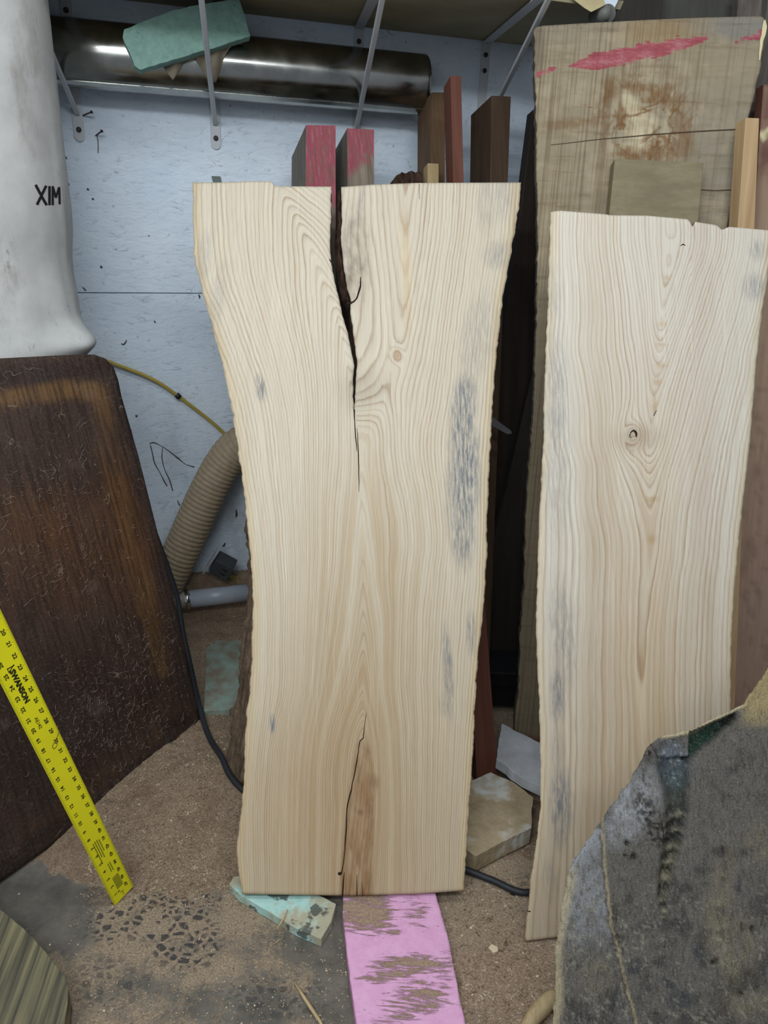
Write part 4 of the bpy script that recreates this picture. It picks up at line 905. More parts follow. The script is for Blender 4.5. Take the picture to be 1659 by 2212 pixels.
deep_board('timber', [(1062, 206), (1104, 208), (1097, 392), (1059, 392)], Plane(at_Y(1080, 207, 2.20), 21, 17), 0, 0, .12, M_dbrown, (1, 2, 0, 3), 'dark brown thick timber left of the tall stained slab', 'timber')
# rough bark offcut and small pale block
pl = TP2
o = board('bark_offcut', pl, [(850, 388), (856, 379), (868, 371), (878, 374), (890, 369), (898, 373), (905, 368), (912, 376), (912, 420), (850, 420)], .05, M_bark, foot=(7, 8, 0, 9), jit=.004, step=.006, bev=0); tag(o, 'rough dark bark-edged offcut peeking over the split slab', 'offcut')
deep_board('plank', [(924, 352), (948, 353), (948, 396), (924, 396)], TP2, 0, 0, .03, M_tan, (1, 2, 0, 3), 'small pale tan plank end peeking over the split slab', 'plank')
# dark slab in the gap; its near-black tone also paints in the gap's shade
M_dark = wood('gap_shaded_wood', '33271d', '120d0a', 30, 3, .6, '1c1612')
pl = Plane(at_Y(1150, 240, 2.27), 10, 10)
o = board('dark_live_edge_plank', pl, [(1154, 232), (1330, 225), (1335, 500), (1100, 600), (1084, 730), (1066, 880), (1050, 1000)] if False else [(1152, 236), (1330, 225), (1340, 900), (1060, 900), (1067, 860), (1088, 720), (1110, 560), (1131, 400)], .05, M_dark, bev=.002)
bm = None
# continue it to the floor as one board
bpy.data.objects.remove(o)
o = board('dark_live_edge_plank', pl, [(1152, 236), (1240, 231), (1250, 900), (1250, 1200), (1020, 1200), (1045, 1010), (1067, 860), (1088, 720), (1110, 560), (1131, 400)], .05, M_dark, foot=(2, 3, 5, 4), bev=.002)
tag(o, 'brown slab deep in the gap between the two pale slabs, coloured extra dark for shade', 'wood slab')
pl = Plane(at_Y(1088, 925, 1.86), 10, 10); o = board('metal_strap', pl, [(1040, 893), (1052, 892), (1104, 930), (1106, 937), (1096, 938), (1040, 908)], .003, simple('dull_steel', '7b7b80', .4, .7), bev=.0006); tag(o, 'flat grey metal strap poking out beside the split slab', 'metal strap')
bm = bmesh.new(); cb = at_z(1090, 1500, .10); boxm(bm, (0, 0, 0), (.20, .12, .05)); boxm(bm, (0, -.004, -.06), (.19, .10, .07)); o = link('black_box', from_bm('black_box', bm), simple('black_plastic', '1a1a1c', .5), None, Matrix.Translation((cb[0]+.04, cb[1]+.1, .12))); bevel(o, .003); tag(o, 'black box on the floor deep in the gap between the slabs', 'box')  # plain black box filling the black void low in the gap

# bark-sided slab behind the left edge of the split slab
t = NT('bark_grey', .9, spec=.1); n = t.noise(t.map((70, 12, 70)), 1, 6, .75, .6); c = t.ramp(n, [(.3, '43362b'), (.55, '7c6a58'), (.75, 'a08c74')]); t.bump(n, 1.0, .012); M_barkg = t.col(c)
BKP = Plane(at_z(500, 1745, .01), -18, 27)
BL = [(985, 518), (1060, 524), (1110, 526), (1140, 521), (1172, 522), (1185, 528), (1240, 528), (1300, 526), (1360, 520), (1420, 512), (1480, 505), (1540, 496), (1600, 486), (1660, 480), (1700, 482), (1740, 492), (1770, 500)]
BRr = [(985, 560), (1770, 592)]
bark_o = grid_slab('bark_edged_plank', BKP, BL, BRr, lambda x: 985., lambda x: 1760., 170, 26, .045, [M_barkg], None, lambda X, Y: {'height': -.02*sstep(60, 0, X-interp(BL, Y))+.016*fbm(X/8, Y/22, 5, 4)}, edge_jit=7, seed=31)
tag(bark_o, 'rough grey-brown bark edged slab standing behind the left side of the split slab', 'wood slab')

# ============================================================ TALL STAINED SLAB (back right)
MPP = Plane(at_z(1112, 1618, .004), -6, top=at_Y(1155, 62, 2.0))
ML = [(40, 1154), (100, 1154), (160, 1155), (220, 1157), (270, 1159), (380, 1160), (480, 1161), (579, 1160), (700, 1159), (818, 1154), (917, 1150), (1017, 1142), (1076, 1138), (1176, 1134), (1280, 1131), (1364, 1124), (1490, 1120), (1554, 1112), (1620, 1110)]
MR = [(36, 1655), (60, 1654), (100, 1650), (150, 1642), (250, 1619), (340, 1601), (420, 1586), (480, 1572), (600, 1560), (900, 1545), (1620, 1500)]
def mtop(x): return float(np.interp(x, [1153, 1158, 1170, 1250, 1400, 1520, 1600, 1645, 1656], [66, 58, 55, 50, 42, 37, 35, 34, 42]))
def mfield(X, Y):
    c = srgb_mix(X.shape, '988c74'); n = fbm(X/40, Y/40, 41, 5); n2 = fbm(X/12, Y/12, 43, 4); nh = fbm(X/60, Y/8, 44, 4)
    paint(c, sstep(1200, 1500, X)*sstep(140, 300, Y)*.7+0*n, '8b867a', .8)
    paint(c, (.5+2*nh)*.6, '7a6c52', .6); paint(c, sstep(.02, .25, n), 'a89a80', .6)
    paint(c, sstep(110, 45, Y+n*60)*(.6+n2), '83786a', .8); paint(c, blob(X, Y, 1420, 70, 70, 34, 0, .7)*(.8+n2), '94784a', .6); paint(c, blob(X, Y, 1600, 60, 60, 26, 0, .5), '7d7c76', .7)
    sw = blob(X, Y, 1395, 265, 95, 90, 0, .5); paint(c, sw*(.5+1.5*n2), 'b5a88c', .8)
    rg = np.abs(fbm(X/38+2.3, Y/34, 51, 4)-.03); paint(c, sw*sstep(.075, .01, rg), '7b5830', .85)
    for (cx, cy, rx, ry, r_) in [(1320, 190, 16, 26, 0), (1372, 190, 30, 12, -10), (1440, 215, 45, 16, 10), (1345, 240, 14, 22, 20), (1470, 262, 18, 20, 0), (1400, 330, 60, 14, 0), (1310, 215, 9, 20, 0), (1480, 310, 20, 30, 0), (1240, 265, 60, 10, -6)]:
        paint(c, blob(X, Y, cx+20*n, cy+24*n2, rx, ry, r_, .7), '76532e', .6)
    paint(c, blob(X, Y, 1385, 280, 30, 44, 10, .4)*(.9+n2), 'cbbf9f', .7); paint(c, blob(X, Y, 1360, 225, 14, 30, -20, .4), 'cfc3a2', .6)
    # split lines
    
    # red paint stroke
    hw = np.interp(X, [1225, 1250, 1290, 1400, 1470, 1520, 1545], [2, 9, 17, 19, 14, 6, 1]); cy_ = np.interp(X, [1225, 1290, 1400, 1480, 1545], [144, 132, 110, 94, 76])
    m = sstep(8, -8, np.abs(Y-cy_)-hw)*sstep(1222, 1240, X)*sstep(1548, 1530, X)
    m = np.maximum(m, sstep(6, -6, segdist(X, Y, [(1163, 160), (1195, 149)])-5)); m = np.maximum(m, sstep(8, -8, segdist(X, Y, [(1590, 88), (1650, 72)])-np.interp(X, [1585, 1650], [1, 10])))
    swl = blob(X, Y, 1395, 255, 100, 95, 0, .5)
    paint(c, sstep(1580, 1606, Y), '8e1f22', .9); paint(c, blob(X, Y, 1163, 100, 14, 60, 0, .5), '6f6353', .7)
    grey = sstep(560, 900, Y); paint(c, grey, '6e6350', .7)
    return {'Col': c, 'paint': m, 'swirl': swl}
t = NT('stained_maple', .75, spec=.2); base = t.attr('Col', 'Color')
kv = t.noise(t.map((170, 1.6, 170)), 1, 3, .6, .2); kz = t.ramp(kv, [(.38, 1.), (.50, 0.)]); sep = t.N.new('ShaderNodeSeparateXYZ'); t.put(sep.inputs[0], t.tc)
lm = t.ramp(t.math('MULTIPLY', sep.outputs[0], 2.0), [(.0, 1.), (.9, .25)])
c = t.mix(t.math('MULTIPLY', t.math('MULTIPLY', kz, lm), .6), base, t.mix(1., base, (.45, .38, .30), 'MULTIPLY'))
kh = t.noise(t.map((5, 55, 5)), 1, 5, .7); c = t.mix(t.math('MULTIPLY', t.ramp(kh, [(.36, 1.), (.46, 0.)]), .35), c, t.mix(1., base, (.5, .42, .34), 'MULTIPLY'))
c = t.mix(t.math('MULTIPLY', t.ramp(t.noise(t.map((30, 30, 30)), 1, 5, .7), [(.6, 0.), (.75, 1.)]), .35), c, '5d5240'); 
q1 = t.noise(t.map((13, 9, 13)), 1, 5, .6, 1.2); sl = t.ramp(t.math('ABSOLUTE', t.math('SUBTRACT', q1, .5)), [(.0, 1.), (.035, .35), (.06, 0.)])
c = t.mix(t.math('MULTIPLY', t.math('MULTIPLY', sl, t.attr('swirl')), .85), c, '6f4c28')
pn = t.noise(t.map((26, 75, 26)), 1, 6, .72); pm = t.ramp(t.math('ADD', t.attr('paint'), t.math('MULTIPLY', t.math('SUBTRACT', pn, .5), 3.2)), [(.45, 0.), (.62, 1.)])
c = t.mix(t.math('MULTIPLY', pm, .85), c, t.ramp(pn, [(.35, 'b0757a'), (.5, 'a04654'), (.65, '8a2f40')])); t.bump(t.math('ADD', kv, kh), .3, .002); M_maple = t.col(c)
mp = grid_slab('stained_live_edge_plank', MPP, ML, MR, mtop, lambda x: 1619., 230, 110, .05, [M_maple, M_grey], None, mfield, edge_jit=3, seed=51)
tag(mp, 'tall weathered wood slab with a red paint stroke and brown stains near its top', 'wood slab')
M_crb = simple('crack_brown', '463a2b', .9, 0, .1)
for pts in ([(1190, 313, .7), (1300, 301, 1.), (1400, 292, 1.3), (1500, 285, 1.4), (1605, 278, 1.5)], [(1480, 408, .5), (1540, 411, 1.2), (1590, 411, 1.2)]): px_strip('crack', MPP, pts, M_crb, mp, jit=1.5, seed=int(pts[0][1]))
# stub board
M_stub = wood('stub_board', '8d8266', '665b44', 8, 30, .5, '6e6248'); 
o = deep_board('board', [(1328, 343), (1520, 351), (1509, 470), (1316, 462)], Plane(MPP.P+MPP.n*.055, -6, MPP.lean), 0, 0, .05, M_stub, (1, 2, 0, 3), 'short grey-tan board standing in front of the stained slab', 'board', footz=.02)
M_pine = wood('pine_strip', 'c2a47c', '8f6f48', 40, 2, .5); M_tt = wood('pinkish_board', 'a48a74', '7c6353', 18, 5, .6, '86705e'); 
o = deep_board('wood_strip', [(1611, 254), (1640, 255), (1630, 494), (1594, 490)], Plane(MPP.P+MPP.n*.15, 6, MPP.lean), 0, 0, .04, M_pine, (1, 2, 0, 3), 'narrow pale wood strip leaning in front of the stained slab', 'wood strip')
pl = Plane(at_Y(1655, 185, 2.0), 8, 12)
def tf(X, Y, V):
    c = srgb_mix(X.shape, 'a98f78'); n = fbm(X/14, Y/30, 71, 5); paint(c, sstep(420, 330, Y)*(.8+n*2), '77524a', .9); paint(c, sstep(650, 1300, Y), '93796a', .8); paint(c, sstep(.05, .2, n)*sstep(600, 1000, Y), '7a6253', .5)
    paint(c, sstep(12, 2, X-(1655-(Y-180)*.0745))*.5, '6d5342', .7); paint(c, blob(X, Y, 1650, 290, 10, 12, 20, .15), 'd8cfa0', .9); paint(c, blob(X, Y, 1659, 273, 4, 9, 0, .15), 'd8cfa0', .9); return {'Col': c}
t = NT('tan_panel_mat', .75); base = t.attr('Col', 'Color'); g = t.noise(t.map((80, 6, 80)), 1, 5, .7); M_tp = t.col(t.mix(t.math('MULTIPLY', t.ramp(g, [(.35, 1.), (.6, 0.)]), .35), base, t.mix(1., base, (.6, .52, .46), 'MULTIPLY')))
vf = pl.vfloor(0.0); uvq = [pl.uv(*p) for p in [(1650, 182), (1760, 178), (1712, 900), (1664, 1600), (1545, 1600), (1562, 1450), (1583, 1200), (1603, 850), (1627, 500)]]
q = poly_grid('tall_board', pl, uvq, .03, [M_tp, M_redb], .012, tf); 
q.name = 'tall_board'; tag(q, 'tall pinkish-tan board at the right edge behind the pale slab', 'board')
# boards further back, top right
M_gbark = wood('grey_bark', '6f665e', '3b352f', 60, 10, .7, '565049'); M_vdark = wood('near_black_plank', '2e2823', '181411', 30, 3, .5); M_dgrey = wood('dark_grey_plank', '4b4a42', '33322c', 20, 4, .5)
deep_board('plank', [(1345, -40), (1436, -40), (1424, 60), (1322, 60)], (1380, 0, 2.12), 2, 6, .04, M_vdark, (1, 2, 0, 3), 'near-black plank behind the stained slab, left one at the top right', 'plank')
deep_board('plank', [(1428, -40), (1600, -40), (1596, 60), (1416, 60)], (1500, 0, 2.19), 2, 6, .04, M_dgrey, (1, 2, 0, 3), 'dark grey-green wide plank behind the stained slab at the top right', 'plank')
deep_board('plank', [(1598, -40), (1648, -40), (1644, 60), (1590, 60)], (1620, 0, 2.11), 2, 6, .03, M_gbark, (1, 2, 0, 3), 'narrow grey weathered plank rising behind the right corner of the stained slab', 'plank')
deep_board('waney_plank', [(1662, -40), (1780, -40), (1760, 400), (1552, 620), (1560, 480), (1596, 350), (1622, 230), (1645, 120), (1652, 60)], (1660, 100, 2.30), 0, 6, .04, M_gbark, (1, 2, 4, 3), 'grey bark-edged plank behind the right side of the stained slab', 'plank', jit=.004)
M_cream = simple('splinter_cream', 'd9cca0', .7); px_strip('torn_rim', MPP, [(1651, 44, 2), (1652, 60, 5), (1647, 82, 4), (1643, 105, 2.5), (1640, 130, 1)], M_cream, mp, z=.001, jit=1.5)['label'] = 'pale torn wood along the right corner'
# cardboard, plastic and roll above
pl = Plane(at_Y(1270, 10, 2.06), 0, 0)
o = board('cardboard_flap', pl, [(1232, -14), (1300, -14), (1308, 10), (1301, 14), (1277, 26), (1262, 17), (1240, 0)], .004, simple('cardboard', 'b9aa82', .8), bev=.0005); tag(o, 'torn cardboard flap jutting out above the stained slab', 'cardboard')
pl = Plane(at_Y(1315, 5, 2.09), 4, 0); o = board('plastic_sheet', pl, [(1299, -20), (1342, -20), (1334, 4), (1326, 20), (1318, 24), (1299, 15)], .002, simple('white_plastic', 'd4dee8', .3, 0, .03, 10, .02, .5), bev=.0003); tag(o, 'scrap of white plastic above the stained slab beside the cardboard', 'plastic sheet')
o = obj_tube('rolled_tube', [at_Y(1288, 36, 2.16), at_Y(1312, 30, 2.07), at_Y(1314, 30, 2.07)], [.020, .020, .017], simple('grey_roll', '6d6d68', .5), seg=24); tag(o, 'small grey tube end above the top edge of the stained slab', 'tube')

# ============================================================ GREY BURL SLAB (foreground right)
bA = at_Y(1200, 2212, .72); bB = at_Y(1560, 1555, .985); BUP = Plane(bA, -3, top=bA+np.array([0, .28, .40]))
bpx = [(2060, 1330), (1960, 1270), (1830, 1290), (1690, 1395), (1659, 1443), (1648, 1462), (1634, 1482), (1622, 1497), (1616, 1503), (1606, 1522), (1594, 1526), (1540, 1552), (1491, 1577), (1455, 1586), (1434, 1589), (1406, 1607), (1393, 1624), (1384, 1645), (1367, 1672), (1362, 1690), (1352, 1702), (1341, 1709), (1333, 1728), (1318, 1742), (1307, 1760), (1304, 1776), (1292, 1780), (1282, 1800), (1262, 1828), (1250, 1846), (1238, 1856), (1228, 1880), (1224, 1914), (1214, 1955), (1206, 2010), (1198, 2050), (1200, 2120), (1194, 2212)]
buv = [BUP.uv(*p) for p in bpx]; vf = BUP.vfloor(0.002); buv += [(BUP.uv(1185, 2400)[0], vf), (buv[0][0], vf)]; buv = buv[::-1]
def bfield(X, Y, V):
    c = srgb_mix(X.shape, '5f5b54'); n = fbm(X/40, Y/40, 81, 5); n2 = fbm(X/12, Y/16, 82, 5); n3 = fbm(X/5, Y/5, 83, 3)
    h = .002*n2
    paint(c, (n+.2)*1.2, '75706a', .6); paint(c, sstep(-.02, -.22, n), '45423e', .8)
    # left pale strip
    L3 = [(1302, 1780), (1303, 1800), (1307, 1872), (1316, 1960), (1321, 2003), (1332, 2038), (1343, 2087), (1357, 2144), (1367, 2179), (1374, 2212), (1390, 2300)]
    x3 = interp([(b, a) for a, b in L3], Y); left = sstep(4, -4, X-x3)*(Y > 1790)
    paint(c, left*sstep(2080, 1960, Y+80*n2), '96989a', .7); paint(c, left*sstep(.0, .15, n2), '6d6a64', .8)
    out = segdist(X, Y, bpx[19:]); paint(c, left*sstep(26, 6, out+20*n2)*sstep(1850, 1900, Y), 'b8aa88', .8)
    paint(c, left*sstep(18, 2, out)*sstep(1900, 1850, Y), 'a4a7ac', .6)
    up = blob(X, Y, 1365, 1745, 45, 85, 35, .5); paint(c, up*(.9+2*n2), '98999a', .85)
    d3 = segdist(X+4*n2, Y, L3); paint(c, sstep(4.5, 1., d3), 'ab9b78', .8); h = h-.003*sstep(4, .5, segdist(X+5*n2+3, Y, L3))
    paint(c, sstep(3.0, .6, segdist(X+5*n2+4, Y, L3)), '3a342c', .7)
    # recess with green resin
    RB = [(1500, 1636), (1491, 1656), (1489, 1748), (1480, 1783), (1472, 1829), (1463, 1861), (1452, 1904), (1442, 1939), (1440, 1985)]
    xr = interp([(b, a) for a, b in RB], Y); wrec = np.interp(Y, [1640, 1700, 1780, 1850, 1940, 1990], [85, 70, 50, 44, 26, 8]); dr = xr-X
    rec = sstep(0, 3, dr)*sstep(wrec, wrec*.4, dr)*(Y > 1636)*(Y < 1990)
    h = h-.020*rec*(sstep(1990, 1900, Y)); paint(c, sstep(0, 2, dr)*sstep(9, 3, dr)*(Y > 1640)*(Y < 1960), '1c1d1a', .8);  # narrow near-black line paints the raised block's edge shadow into the recess
    paint(c, rec*sstep(1900, 1700, Y), '333b35', .85); paint(c, rec*(.4+2*n2)*sstep(1800, 1850, Y), '8b8262', .7)
    rib = np.sin((Y+.35*(X-1440)+26*n2)/5.2); h = h+.0040*rec*rib*sstep(1720, 1780, Y); paint(c, rec*sstep(.3, .9, rib)*sstep(1720, 1780, Y), '8f8a74', .6); paint(c, rec*sstep(-.2, -.9, rib)*sstep(1720, 1780, Y), '23261f', .8)
    tri_ = (X-1488 > 0)*sstep(0, 4, Y-(1580-(X-1491)*.42))*sstep(0, 4, (1640-(X-1495)*.86+10*n2)-Y)
    tri_ = tri_*(X < 1592); paint(c, tri_, '1b332a', 1.); paint(c, tri_*sstep(1530, 1580, X), '0c0f0d', .9); h = h-.016*tri_; paint(c, tri_*sstep(.03, .0, np.abs(fbm(X/26, Y/22, 87, 3)))*.5, '4f6a5c', .7)
    sh = blob(X, Y, 1458, 1650, 34, 50, -12, .5)*(1-tri_); paint(c, sh, '67717a', .7); paint(c, sh*sstep(.1, .3, n3), 'c3cdd4', .8); paint(c, sh*sstep(1640, 1700, Y), '3c4a46', .6); h = h-.008*sh
    paint(c, sstep(2.5, .5, segdist(X, Y, [(1406, 1608), (1425, 1640), (1436, 1690)])), '30221c', .8)
    # rim
    rim = segdist(X, Y, bpx[8:15]); paint(c, sstep(11, 3, rim+8*n3), 'c6b994', .9); h = h+.003*sstep(10, 3, rim)
    paint(c, sstep(0, 30, X-1590+30*n2)*sstep(1590, 1530, Y+50*n), 'a8966a', .85)
    # pits
    vv = vnoise(X/4.2, Y/5.0, 88); pit = np.maximum.reduce([blob(X, Y, 1400, 1760, 26, 60, -25, .6), blob(X, Y, 1430, 1800, 50, 34, 20, .6), blob(X, Y, 1395, 1700, 12, 40, 0, .6)*.8, blob(X, Y, 1340, 2040, 26, 34, 0, .6)*.7])
    pm = sstep(.62, .8, vv*.75+pit*.35)*pit; paint(c, pm, '26231f', .85); h = h-.004*pm
    for (x, y, rx, ry, r_) in [(1354, 1821, 5, 6, 0), (1369, 1850, 7, 6, -20), (1350, 1848, 4, 4, 0), (1404, 1628, 4, 6, 0), (1604, 2003, 4, 9, 5), (1626, 2008, 5, 9, 5), (1545, 2078, 9, 6, -30), (1601, 2148, 5, 6, 0), (1633, 2136, 4, 6, 0), (1562, 1840, 3, 10, 0), (1433, 1938, 5, 5, 0)]:
        m = blob(X, Y, x, y, rx, ry, r_, .3); paint(c, m, '15130f', .95); h = h-.005*m
    for (x, y, rx, ry, r_) in [(1562, 1885, 6, 46, 5), (1596, 1913, 5, 20, 0), (1519, 2018, 17, 8, -30), (1445, 2127, 20, 8, 35), (1508, 2058, 11, 14, 0), (1550, 1975, 5, 12, 0), (1372, 2090, 16, 18, 0), (1470, 2160, 30, 20, 0), (1648, 2090, 6, 20, 0), (1330, 2150, 6, 30, 15)]:
        paint(c, blob(X+8*n2, Y, x, y, rx, ry, r_, .5), '3e3f42', .8)
    for (x, y, rx, ry, r_) in [(1560, 1930, 26, 90, 8), (1540, 2000, 26, 50, 0), (1600, 2040, 40, 60, 0), (1640, 1820, 30, 40, 0), (1575, 2090, 18, 40, -10), (1290, 2110, 30, 40, 0), (1620, 2170, 60, 30, 0)]:
        paint(c, blob(X+16*n, Y+12*n2, x, y, rx, ry, r_, .7)*(.7+1.6*n2), '857a60', .45)
    wv = np.abs(fbm(X/30+1.7*n, Y/60, 91, 4)); paint(c, sstep(.02, .003, wv)*sstep(1850, 2000, Y), 'a39b88', .5)
    return {'Col': c, 'height': h}
t = NT('burl_mat', .75, spec=.25); base = t.attr('Col', 'Color'); n = t.noise(scale=340, detail=4, rough=.75); nb_ = t.noise(t.map((60, 40, 60)), 1, 4, .7)
c = t.mix(t.ramp(n, [(.36, .55), (.5, 0.)]), base, t.mix(1., base, (.45, .43, .42), 'MULTIPLY')); c = t.mix(t.ramp(n, [(.56, 0.), (.72, .55)]), c, 'a9a294'); c = t.mix(t.ramp(nb_, [(.55, 0.), (.7, .25)]), c, '8b8371'); fb = t.noise(t.map((240, 70, 240), rot=(0, 0, .5)), 1, 5, .7, .8); c = t.mix(t.ramp(fb, [(.38, .6), (.48, 0.)]), c, t.mix(1., base, (.38, .35, .33), 'MULTIPLY')); c = t.mix(t.ramp(fb, [(.57, 0.), (.68, .4)]), c, t.mix(1., base, (1.5, 1.45, 1.35), 'MULTIPLY')); t.bump(t.math('ADD', n, fb), .8, .003); M_burl = t.col(c)
burl = poly_grid('grey_burl_plank', BUP, buv, .045, [M_burl, wood('burl_edge', '77705f', '4a453a', 60, 10, .6)], .003, bfield, jit=.003, shift=.035)
tag(burl, 'rough grey-brown burl slab with pits and a green crack in the right foreground', 'wood slab')

# ============================================================ FLOOR ITEMS
t = NT('dusty_mint', .9); n = t.noise(scale=25, detail=5); M_dmint = t.col(t.ramp(n, [(.35, '7a6c5b'), (.5, '7f8577'), (.7, '86998e')]))
t = NT('pink_foam_mat', .85, spec=.15); n = t.noise(scale=30, detail=5, rough=.7); c = t.ramp(n, [(.3, 'd9a0c6'), (.7, 'e8b6d8')])
sc_ = t.noise(t.map((9, 62, 9), rot=(0, 0, .12)), 1, 7, .78, 1.2); zone = t.attr('grime'); m = t.math('ADD', t.math('MULTIPLY', t.math('SUBTRACT', sc_, .5), 5.5), t.math('SUBTRACT', t.math('MULTIPLY', zone, 1.35), .80))
m = t.ramp(m, [(.0, 0.), (.45, 1.)]); c = t.mix(t.math('MULTIPLY', m, .85), c, t.ramp(t.noise(scale=200, detail=3), [(.35, '7f7048'), (.65, 'a08f64')])); c = t.mix(t.ramp(t.noise(scale=60, detail=6, rough=.8), [(.60, 0.), (.70, .7)]), c, '8a6074'); t.bump(t.math('SUBTRACT', n, m), .6, .004); M_pink = t.col(c)
def pfield(X, Y, V):
    g = np.maximum.reduce([blob(X, Y, 790, 1965, 62, 48, -10, .5)*1.15, blob(X, Y, 900, 1960, 40, 40, 0, .7)*.55, blob(X, Y, 880, 2085, 90, 26, -6, .5)*.95, blob(X, Y, 820, 2110, 50, 16, -6, .5)*.8, blob(X, Y, 900, 2160, 80, 40, -6, .6)*.75, blob(X, Y, 960, 2090, 25, 50, 0, .5)*.7, blob(X, Y, 860, 2010, 100, 12, -8, .6)*.5, blob(X, Y, 840, 2200, 60, 20, 0, .6)*.6]); return {'grime': g+0*X}
ppx = [(742, 1880), (928, 1876), (944, 1940), (958, 1990), (972, 2040), (980, 2085), (990, 2140), (1006, 2212), (1018, 2290), (788, 2300), (770, 2212), (752, 2080), (740, 1970)]
w = [at_z(x, y, .026) for x, y in ppx]; cpt = sum(w)/len(w); PKP = Plane(cpt, 0, 90)
PKP.t = np.array([0, 1., 0]); PKP.h = np.array([1., 0, 0]); PKP.n = np.array([0, 0, 1.]); PKP.M = Matrix.Translation(tuple(cpt))
pk = poly_grid('pink_foam_board', PKP, [(p[0]-cpt[0], p[1]-cpt[1]) for p in w][::-1], .025, [M_pink, simple('pink_edge', 'd49cc0', .85)], .006, pfield, jit=.002)
tag(pk, 'pink foam board smeared with glue sticking out under the split slab', 'foam board')
t = NT('aqua_foam_mat', .85, spec=.15); n = t.noise(scale=40, detail=5, rough=.7); c = t.ramp(n, [(.3, 'a3cdc4'), (.7, 'bfe2da')]); c = t.mix(t.ramp(t.noise(scale=15, detail=5, rough=.65), [(.46, 0.), (.6, .75)]), c, 'b09a76'); c = t.mix(t.ramp(t.noise(t.map((20, 20, 20), loc=(.38, .5, 0)), 1, 3, .6), [(.60, 0.), (.64, .85)]), c, '4c4f4c'); t.bump(n, .5, .003); M_aqua = t.col(c)
o = floor_board('aqua_foam_board', [(495, 1910), (505, 1893), (560, 1885), (700, 1938), (726, 1952), (716, 1990), (694, 2028), (640, 2005), (580, 1968), (520, 1933)], .024, .001, M_aqua, jit=.002, step=.008, seed=5); tag(o, 'pale aqua foam board under the lower left corner of the split slab', 'foam board')
o = floor_board('mint_foam_piece', [(447, 1385), (520, 1380), (540, 1500), (495, 1532), (440, 1535)], .075, .045, M_dmint, jit=.002, step=.01, seed=6); tag(o, 'dusty mint foam piece on the sawdust behind the bark slab', 'foam')
t = NT('tan_foam_mat', .85); n = t.noise(scale=20, detail=5, rough=.7); c = t.ramp(n, [(.3, '968468'), (.7, 'b8a788')]); c = t.mix(t.ramp(t.noise(scale=11, detail=5, rough=.6), [(.54, 0.), (.66, .8)]), c, 'cdd0cc'); t.bump(n, .7, .006); M_tanf = t.col(c)
o = floor_board('foam_block', [(985, 1700), (1060, 1668), (1110, 1690), (1152, 1722), (1148, 1788), (1078, 1822), (1028, 1850), (1008, 1836), (985, 1800)], .055, .008, M_tanf, jit=.004, step=.01, bev=.005, seed=8); tag(o, 'dirty tan foam block with white patches on the floor between the slabs', 'foam block')
M_wf = simple('white_foam', 'b4b7bb', .8, 0, .2, 18, 1.)
o = floor_board('white_foam_chunk', [(1084, 1562), (1112, 1578), (1180, 1610), (1200, 1700), (1170, 1700), (1128, 1680), (1100, 1660), (1072, 1640)], .085, .056, M_wf, jit=.005, step=.009, bev=.004, seed=9); tag(o, 'broken white foam chunk lying behind the tan foam block', 'foam chunk')
M_str = wood('striped_plank_mat', '938a68', '3b3a35', 75, 2.2, 1.0, '4b4942', .5)
w = [at_z(x, y, .06) for x, y in [(-160, 1880), (-60, 1918), (0, 1964), (34, 1992), (62, 2016), (92, 2048), (118, 2082), (140, 2110), (148, 2135), (140, 2230), (120, 2330), (-160, 2330)]]; cpt = sum(w)/len(w)
aR = math.radians(7); cR, sR = math.cos(aR), math.sin(aR); uvs = [((p-cpt)[0]*cR+(p-cpt)[1]*sR, -(p-cpt)[0]*sR+(p-cpt)[1]*cR) for p in w][::-1]
o = link('weathered_plank', from_bm('p', prism(resample(uvs, .012, .0025, 12), -.055, 0)), M_str, None, Matrix.Translation(tuple(cpt)) @ Matrix.Rotation(aR, 4, 'Z')); bevel(o, .004, 3); tag(o, 'weathered grey striped plank lying on the floor in the lower left corner', 'plank')
# splinters and chips
M_spl = wood('splinter', 'c9b48c', '8d7650', 200, 8, .4)
def splinter(pts, r, label, name='wood_splinter', mat=None, grp=None):
    P_ = [at_z(x, y, z) for x, y, z in pts]; n = len(P_); o = obj_tube(name, P_, [r*(.35+.65*math.sin(math.pi*(i+.6)/(n+.2))) for i in range(n)], mat or M_spl, seg=7); return tag(o, label, 'wood splinter', grp)
splinter([(637, 2124, .004), (655, 2152, .006), (672, 2178, .007), (690, 2205, .006), (705, 2232, .004)], .0035, 'long pale wood splinter on the floor left of the pink foam')
splinter([(622, 1965, .032), (612, 1985, .030), (600, 2004, .022), (596, 2010, .012)], .0016, 'short wood splinter lying on the edge of the aqua foam')
splinter([(1130, 2230, .018), (1150, 2200, .019), (1172, 2175, .019), (1192, 2155, .018), (1200, 2146, .016)], .016, 'thick rounded wood stick on the floor beside the grey burl slab', 'wood_stick')
splinter([(590, 2040, .004), (600, 2033, .004), (612, 2026, .003)], .001, 'tiny needle-like splinter on bare concrete left of the pink foam')
M_chip = simple('chip_mat', 'd6c3a4', .7, 0, .1, 60)
def chip(x, y, s, label, grp=None, mat=None):
    p = at_z(x, y, 0); p[2] = heapf(p[0], p[1]); n = random.randint(5, 7); a0 = random.uniform(0, 6.28); el = random.uniform(.4, .8)
    pts = [(s*math.cos(2*math.pi*i/n)*random.uniform(.7, 1.1), s*el*math.sin(2*math.pi*i/n)*random.uniform(.7, 1.1)) for i in range(n)]
    o = link('wood_chip', from_bm('wood_chip', prism(pts, 0, s*.25)), mat or M_chip, None, Matrix.Translation((p[0], p[1], p[2]+.001)) @ Matrix.Rotation(a0, 4, 'Z') @ Matrix.Rotation(random.uniform(-.15, .15), 4, 'X')); tag(o, label, 'wood chip', grp)
